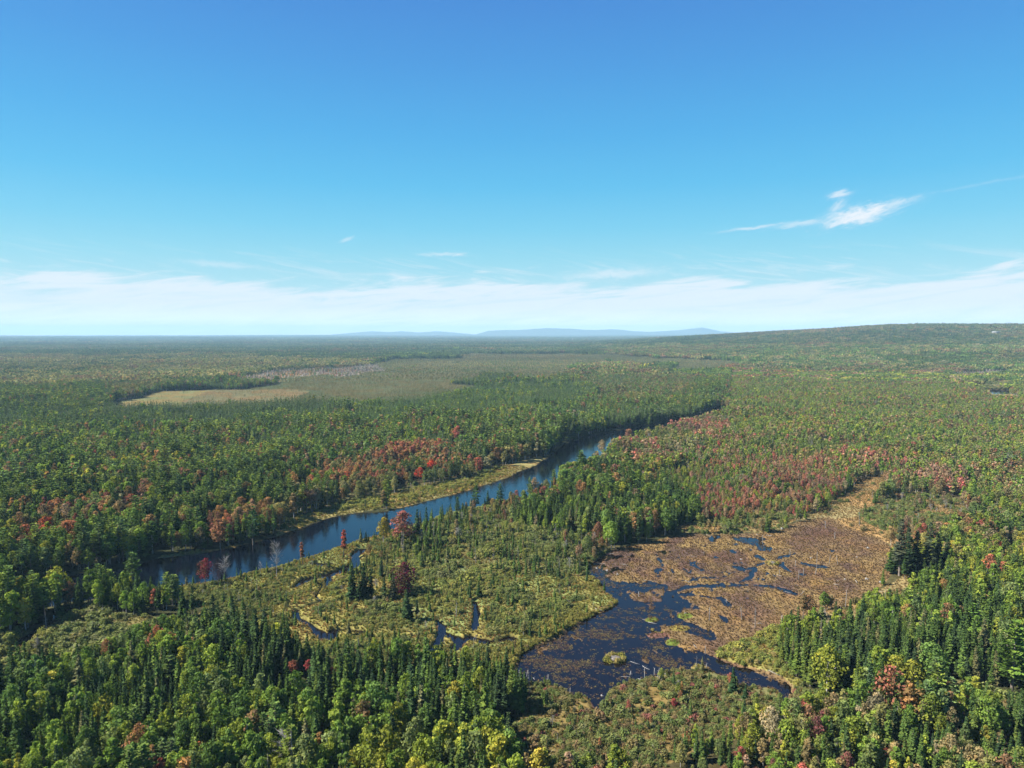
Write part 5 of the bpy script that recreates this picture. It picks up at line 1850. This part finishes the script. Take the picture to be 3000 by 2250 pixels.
LOGS = [((2013, 1627), (2048, 1633), 'long pale log at the upper left of the rust bog'), ((2054, 1611), (2067, 1633), 'slanting pale log right of the long one, upper bog'), ((1740, 1652), (1784, 1654), 'white log lying on the water near the pond head'),
        ((1820, 1654), (1842, 1660), 'short log just right of the pond head'), ((1770, 1621), (1804, 1624), 'grey log on the bank above the pond head'), ((1884, 1700), (1917, 1704), 'straight white log across the mat above the dark channel'),
        ((2008, 1703), (2024, 1710), 'short log beside the branching dark channel'), ((1880, 1813), (1890, 1820), 'upright-tilted stick log by the first green islet'), ((1898, 1823), (1925, 1829), 'thin log below the first green islet'),
        ((1882, 1951), (1904, 1964), 'white log lying right of the shrubby pond islet'), ((1847, 1938), (1875, 1948), 'grey brushy log just right of the pond islet'), ((1842, 1992), (1852, 2005), 'slanting log at the muddy south shore'),
        ((1559, 1981), (1567, 1996), 'leaning log among snags at the pond corner'), ((1638, 2026), (1672, 2040), 'long bleached log on the south shore beside a stump'), ((1869, 1992), (1888, 2000), 'short log at the south shore under the white log'),
        ((1820, 1983), (1849, 1985), 'half sunk dark log off the south shore'), ((2215, 1567), (2225, 1570), 'short white log on the far shore of the blue pool'), ((2245, 1569), (2269, 1574), 'long white log on the far shore of the blue pool'),
        ((2065, 1564), (2084, 1575), 'grey log on the far shore left of the blue pool'), ((2275, 1684), (2291, 1690), 'forked white log in the middle of the rust bog'), ((2438, 1708), (2456, 1719), 'tilted grey log right of the bog centre'),
        ((2448, 1705), (2459, 1707), 'little log next to the tilted grey one'), ((2299, 1733), (2320, 1740), 'grey brush log in the lower bog'), ((2343, 1744), (2358, 1736), 'upturned grey log in the lower bog'),
        ((2506, 1702), (2511, 1711), 'short grey log towards the right bog edge'), ((2560, 1733), (2592, 1741), 'long grey log at the right bog edge below the tall spruces'), ((2252, 1969), (2291, 1988), 'straight pale log on the outlet bank below golden shrubs'),
        ((2218, 1830), (2234, 1830), 'small log right of the grey dead spruce'), ((1743, 1788), (1763, 1795), 'brown log under the pond bank point'), ((2000, 1968), (2014, 1962), 'tangle log on the shore left of the outlet'),
        ((2030, 1885), (2042, 1902), 'pale log at the edge of the yellow islet')]


def log_mesh(L, seed):
    g = random.Random(8000 + seed)
    t = Tri()
    r = g.uniform(.06, .10)
    b = g.uniform(-.2, .2)
    t.tube([(-L / 2, 0, 0), (-L / 6, b, .02), (L / 5, b * .5, .05), (L / 2, -b * .3, .1)], [r, r * .9, r * .7, r * .35], 6, .5)
    for i in range(4):
        f = g.uniform(-.3, .48) * L
        s = g.choice((-1, 1))
        q = g.uniform(.3, .9)
        t.tube([(f, 0, .05), (f + .3 * q, s * q * .6, q * .55)], [r * .35, .02], 3, .5)
    return t.mesh('fallen_log', [M_LOG])


for i, (p, q, lb) in enumerate(LOGS):
    a, b = np.array(zb(*p)), np.array(zb(*q))
    L = float(np.linalg.norm(b - a))
    L = min(max(L, 1.5), 6.5)
    c = (a + b) / 2
    o = bpy.data.objects.new('fallen_log', log_mesh(L, i))
    zc = max(POND_Z, float(heights(np.array([c[0]]), np.array([c[1]]))[0])) + .12
    o.location = (c[0], c[1], zc)
    o.rotation_euler = (0, 0, math.atan2(b[1] - a[1], b[0] - a[0]))
    if 'tilted' in lb or 'leaning' in lb or 'upturned' in lb or 'slanting' in lb:
        o.rotation_euler = (0, -.22, math.atan2(b[1] - a[1], b[0] - a[0]))
    col.objects.link(o)
    tag(o, lb, 'fallen log', 'bleached logs in the pond and bog')

POLES = [(1526, 1996, 32, 'leftmost snag pole at the pond corner'), (1542, 1980, 22, 'short snag pole right of the leftmost one at the pond corner'), (1606, 1999, 30, 'snag pole standing off the south-west shore'), (1669, 2040, 24, 'snag pole on the south shore beside the long bleached log'),
         (1845, 1977, 16, 'small pole left of the leaning pair south of the islet'), (1889, 1987, 32, 'white forked pole south-east of the islet'), (1926, 1988, 30, 'tall thin pole on the south shore'), (1931, 1996, 18, 'short white pole beside the tall thin one'),
         (1917, 1976, 20, 'grey pole between the forked pole and the tall thin one'), (1871, 1750, 16, 'little pole on the mat islet within the dark channels'), (1719, 1684, 24, 'grey pole on the bank at the pond head'),
         (2234, 1591, 24, 'white pole standing in the blue pool'), (2446, 1578, 18, 'white pole alone in the upper right bog'), (2419, 1549, 20, 'grey pole near the straw meadow'), (2392, 1666, 46, 'tallest thin pole in the bog centre'),
         (2428, 1656, 28, 'thin pole right of the tallest one'), (2454, 1655, 26, 'faint pole second right of the tallest one'), (2315, 1625, 18, 'short pole in the upper middle bog'), (2354, 1683, 22, 'short pole left of the tallest one'),
         (2339, 1700, 30, 'slim pole lower left of the tallest one'), (2389, 1683, 16, 'stub pole at the foot of the tallest one'), (2330, 1660, 18, 'pole beside the narrow blue pools'), (2284, 1683, 14, 'stub pole on the forked white log'),
         (2416, 1776, 38, 'tall pole on the lower right bog edge'), (2476, 1786, 52, 'tallest dead pole before the right spruce forest'), (2174, 1816, 34, 'pole pair left member on the lower bog'), (2078, 1820, 42, 'faint tall pole at the lower left bog'),
         (2291, 1826, 22, 'pole beside the first green spruces'), (2518, 1544, 40, 'bare tall pole by the bright sedge right of the meadow'), (2130, 1765, 16, 'small pole in the brown lower bog'), (2066, 1915, 24, 'slanted white pole on the yellow islet'), (2068, 1968, 24, 'pole on the shrubby point at the outlet')]
pm = [pole(i).mesh('dead_pole', [M_DEAD]) for i in range(5)]
base_pole = bpy.data.objects.new('dead_pole', pm[0])
for i, (sx, sy, hp, lb) in enumerate(POLES):
    x, y = ground_at(sx, sy, .4)
    z = float(heights(np.array([x]), np.array([y]))[0])
    o = base_pole.copy()
    o.data = pm[i % 5]
    h = hp / FPX * math.hypot(math.hypot(x, y), CAM_H)
    wd = rnd.uniform(.8, 1.15)
    o.location, o.scale, o.rotation_euler = (x, y, min(z, .4)), (wd, wd, h / 6.0), (rnd.uniform(-.08, .08), rnd.uniform(-.08, .08), rnd.uniform(0, 6))
    col.objects.link(o)
    tag(o, lb, 'dead pole', 'dead poles standing in the pond and bog')

STUMPS = [(1779, 1672, 1.1, 'white stump in the water below the pond head'), (1809, 1685, 1.0, 'second white stump right of the pond head'), (1748, 1665, .9, 'dark-edged stump close to the pond head bank'), (1853, 2024, 1.1, 'white root wad on the south shore'),
          (1763, 2038, .8, 'small white stump at the inlet mouth'), (1950, 1981, .8, 'pale stump on the south-east shore'), (1797, 2056, .9, 'pale stump among shrubs right of the inlet'), (2171, 1640, .9, 'little white stump left of the mat lodge'),
          (2375, 1636, 1.0, 'white stump in the upper bog centre'), (2475, 1698, .8, 'tiny white stump in the right bog'), (2510, 1633, .7, 'pale stump right of the thin poles'), (2538, 1698, 1.15, 'large white upturned root at the right bog edge'),
          (2579, 1707, 1.1, 'grey mossy root mound right of the white upturned root'), (2542, 1607, 1.3, 'tangled grey root heap at the upper right bog'), (2290, 1553, 1.2, 'grey root fan on the corner of the far shore'), (2007, 1800, .7, 'white stump on the green islet of the mat')]


def stump_mesh(seed):
    g = random.Random(8500 + seed)
    t = Tri()
    t.tube([(0, 0, -.2), (g.uniform(-.05, .05), 0, .25), (.05, 0, .55)], [.34, .26, .2], 7, .5)
    for i in range(9):
        a = i * .7 + g.uniform(-.2, .2)
        L = g.uniform(.4, .85)
        t.tube([(0, 0, .15), (math.cos(a) * L * .6, math.sin(a) * L * .6, g.uniform(.1, .4)), (math.cos(a) * L, math.sin(a) * L, g.uniform(-.1, .65))], [.1, .07, .02], 4, .5)
    return t.mesh('tree_stump', [M_LOG])


sm = [stump_mesh(i) for i in range(4)]
for i, (sx, sy, s, lb) in enumerate(STUMPS):
    x, y = ground_at(sx, sy, .4)
    z = max(POND_Z - .05, float(heights(np.array([x]), np.array([y]))[0]))
    o = bpy.data.objects.new('tree_stump', sm[i % 4])
    o.location, o.scale, o.rotation_euler = (x, y, z), (s, s, s), (0, 0, rnd.uniform(0, 6))
    col.objects.link(o)
    tag(o, lb, 'stump', 'bleached stumps in the pond and bog')

# beaver lodges: a stick heap grown over with shrubs
def lodge(sx, sy, rx, n_bush, label, seed):
    g = random.Random(9000 + seed)
    x, y = ground_at(sx, sy, POND_Z)
    e = bpy.data.objects.new('beaver_lodge', None)
    e.location = (x, y, POND_Z)
    col.objects.link(e)
    tag(e, label, 'beaver lodge', 'beaver lodges in the pond')
    t = Tri()
    n = 22
    pts = [np.array([0, 0, .95])]
    for ring, (q, zz_) in enumerate(((.45, .75), (.8, .35), (1.08, -.35))):
        for k in range(n):
            a = 6.283 * k / n
            w_ = q * rx * .9 * (1 + g.uniform(-.12, .12))
            pts.append(np.array([math.cos(a) * w_, math.sin(a) * w_ * .8, zz_ + g.uniform(-.07, .07)]))
    fs = [(0, 1 + k, 1 + (k + 1) % n) for k in range(n)]
    for rg in range(2):
        for k in range(n):
            a, b = 1 + rg * n + k, 1 + rg * n + (k + 1) % n
            fs += [(a, a + n, b + n), (a, b + n, b)]
    t.add(pts, fs, .5)
    o = bpy.data.objects.new('mound', t.mesh('mound', [M_STICK]))
    o.parent = e
    col.objects.link(o)
    for i in range(46):
        s = Tri()
        a = g.uniform(0, 6.28)
        q = g.uniform(0, .85)
        L = g.uniform(.5, 1.2)
        d = g.uniform(0, 6.28)
        p = np.array([math.cos(a) * q * rx, math.sin(a) * q * rx * .8, 1.0 - .75 * q])
        v = np.array([math.cos(d), math.sin(d), g.uniform(-.25, .1)]) * L
        s.tube([p - v * .5, p + v * .5], [.05, .03], 4, .5)
        so = bpy.data.objects.new('stick', s.mesh('stick', [M_DEAD if i % 3 else M_LOG]))
        so.parent = e
        col.objects.link(so)
    for i in range(n_bush):
        a = 6.283 * i / n_bush + g.uniform(-.3, .3)
        b = proto['H', i % NV['H']][1].copy()
        b.name = 'bush'
        b.parent = e
        q = g.uniform(.78, 1.0)
        b.location = (math.cos(a) * rx * q, math.sin(a) * rx * q * .8, -.05)
        s = g.uniform(.95, 1.35) * rx / 3.0
        b.scale = (s, s, s * 1.05)
        b['leaf_color'] = g.choice([(.21, .205, .05), (.17, .18, .045), (.24, .21, .075)])
        col.objects.link(b)


lodge(1803, 1932, 3.1, 11, 'shrub-ringed beaver lodge islet alone in the open pond', 1)
lodge(2263, 1652, 2.4, 5, 'low beaver lodge with radiating channels amid the rust bog', 2)

# small sedge hummocks in the open water
for i, (sx, sy, s, lb) in enumerate(((1912, 1846, .75, 'largest sedge hummock above the pink mud flat'), (1921, 1853, .5, 'left sedge hummock in the row above the pink mud flat'), (1930, 1854, .5, 'middle sedge hummock in the row above the pink mud flat'), (1939, 1854, .55, 'right sedge hummock in the row above the pink mud flat'),
                                     (1995, 1962, .9, 'tall straw sedge hummock on the point by the outlet'), (2042, 1955, 1.25, 'big rounded sedge hummock at the outlet point'), (2028, 1972, .8, 'sedge hummock left of the big rounded one'))):
    x, y = ground_at(sx, sy, POND_Z)
    o = proto['H', i % NV['H']][1].copy()
    o.name = 'sedge_hummock'
    o.location, o.scale = (x, y, POND_Z - .05), (s, s, s * .9)
    o['leaf_color'] = ((.24, .2, .075), (.21, .19, .05))[i % 2]
    col.objects.link(o)
    tag(o, lb, 'sedge hummock', 'sedge hummocks in the pond')

# ------------------------------------------------------------------ far buildings and masts
def paint(name, c, rough=.7):
    m, t = new_mat(name)
    out = t.new('ShaderNodeOutputMaterial')
    p = t.new('ShaderNodeBsdfPrincipled')
    tcn = t.new('ShaderNodeTexCoord')
    n = t.noise(tcn.outputs['Object'], .6, 4)
    t.put(p.inputs['Base Color'], t.mix(t.ramp(n, .3, .7, 0, .25), c + (1,), tuple(q * .75 for q in c) + (1,)))
    p.inputs['Roughness'].default_value = rough
    t.l.new(p.outputs[0], out.inputs[0])
    return m


M_WHITE = paint('white_siding', (.24, .24, .24))
M_ROOF = paint('metal_roof', (.30, .31, .33), .6)
M_STEEL = paint('galvanised_steel', (.42, .42, .43), .5)


def far_point(sx, dist):
    u = (sx - 1500) / FPX
    x, y = u * dist, dist
    return x, y, float(terrain(np.array([x]), np.array([y]))[0])


def building(sx, dist, w_, d, h, label, lift=0.0):
    x, y, z = far_point(sx, dist)
    e = bpy.data.objects.new('building', None)
    e.location = (x, y, z + lift)
    col.objects.link(e)
    tag(e, label, 'building', 'far white buildings')
    t = Tri()
    a, b = w_ / 2, d / 2
    t.add([(-a, -b, -8), (a, -b, -8), (a, b, -8), (-a, b, -8), (-a, -b, h), (a, -b, h), (a, b, h), (-a, b, h)],
          [(0, 1, 5), (0, 5, 4), (1, 2, 6), (1, 6, 5), (2, 3, 7), (2, 7, 6), (3, 0, 4), (3, 4, 7)], .5)
    o = bpy.data.objects.new('wall', t.mesh('wall', [M_WHITE]))
    o.parent = e
    col.objects.link(o)
    t = Tri()
    a, b, rh = a + .6, b + .8, h + d * .22
    t.add([(-a, -b, h), (a, -b, h), (a, b, h), (-a, b, h), (-a, 0, rh), (a, 0, rh)], [(0, 1, 5), (0, 5, 4), (2, 3, 4), (2, 4, 5), (1, 2, 5), (3, 0, 4), (0, 2, 1), (0, 3, 2)], .5)
    o = bpy.data.objects.new('roof', t.mesh('roof', [M_ROOF]))
    o.parent = e
    col.objects.link(o)


dd = np.arange(2500.0, 4600.0, 20.0)
zz_ = terrain((2914 - 1500) / FPX * dd, dd)
building(2914, float(dd[np.argmin(np.abs(zz_ - 88))]), 26, 12, 5, 'long white building in a clearing near the ridge top', 9)
building(1932, 7600, 62, 30, 20, 'wide white building far off left of the ridge', 12)
building(1908, 7700, 40, 30, 18, 'smaller white building beside the wide far one', 10)
building(1677, 8200, 9, 9, 9, 'tiny white building in front of the middle mountains', 14)
building(800, 9000, 14, 10, 8, 'tiny white building below the left horizon', 12)


def mast(sx, dist, h, label):
    x, y, z = far_point(sx, dist)
    e = bpy.data.objects.new('radio_mast', None)
    e.location = (x, y, z)
    col.objects.link(e)
    tag(e, label, 'radio mast', 'radio masts on the ridge')
    t = Tri()
    s = .75
    for k in range(3):
        a = k * 2.094
        t.tube([(math.cos(a) * s, math.sin(a) * s, 0), (math.cos(a) * s * .6, math.sin(a) * s * .6, h)], [.12, .09], 4, .5)
    for i in range(int(h / 1.6)):
        for k in range(3):
            a, b = k * 2.094, (k + 1) * 2.094
            z0, z1 = i * 1.6, i * 1.6 + 1.6
            f0, f1 = s * (1 - .4 * z0 / h), s * (1 - .4 * z1 / h)
            t.tube([(math.cos(a) * f0, math.sin(a) * f0, z0), (math.cos(b) * f1, math.sin(b) * f1, z1)], [.06, .06], 3, .5)
    o = bpy.data.objects.new('lattice', t.mesh('lattice', [M_STEEL]))
    o.parent = e
    col.objects.link(o)
    t = Tri()
    t.tube([(0, 0, h - .5), (0, 0, h + 5)], [.12, .05], 5, .5)
    o = bpy.data.objects.new('antenna', t.mesh('antenna', [M_STEEL]))
    o.parent = e
    col.objects.link(o)


mast(2668, 4700, 60, 'taller radio mast on top of the right hand ridge')
mast(2585, 4750, 58, 'fainter radio mast left of the taller one on the ridge')

# ------------------------------------------------------------------ the air
HAZE_TOP = 318.0
m, t = new_mat('haze')
out = t.new('ShaderNodeOutputMaterial')
pv = t.new('ShaderNodeVolumePrincipled')
pv.inputs['Color'].default_value = (.44, .73, .97, 1)
pv.inputs['Density'].default_value = 6.0e-5
t.l.new(pv.outputs[0], out.inputs['Volume'])
hx, hy0, hy1, hz0, hz1 = 27000, -27000, 27000, -20.0, HAZE_TOP
me = bpy.data.meshes.new('haze')
me.from_pydata([(-hx, hy0, hz0), (hx, hy0, hz0), (hx, hy1, hz0), (-hx, hy1, hz0), (-hx, hy0, hz1), (hx, hy0, hz1), (hx, hy1, hz1), (-hx, hy1, hz1)], [],
               [(0, 3, 2, 1), (4, 5, 6, 7), (0, 1, 5, 4), (1, 2, 6, 5), (2, 3, 7, 6), (3, 0, 4, 7)])
me.materials.append(m)
hz = bpy.data.objects.new('haze', me)
col.objects.link(hz)
tag(hz, 'thin blue air between the camera and the horizon', 'haze', None, 'stuff')
print('done', len(bpy.data.objects))
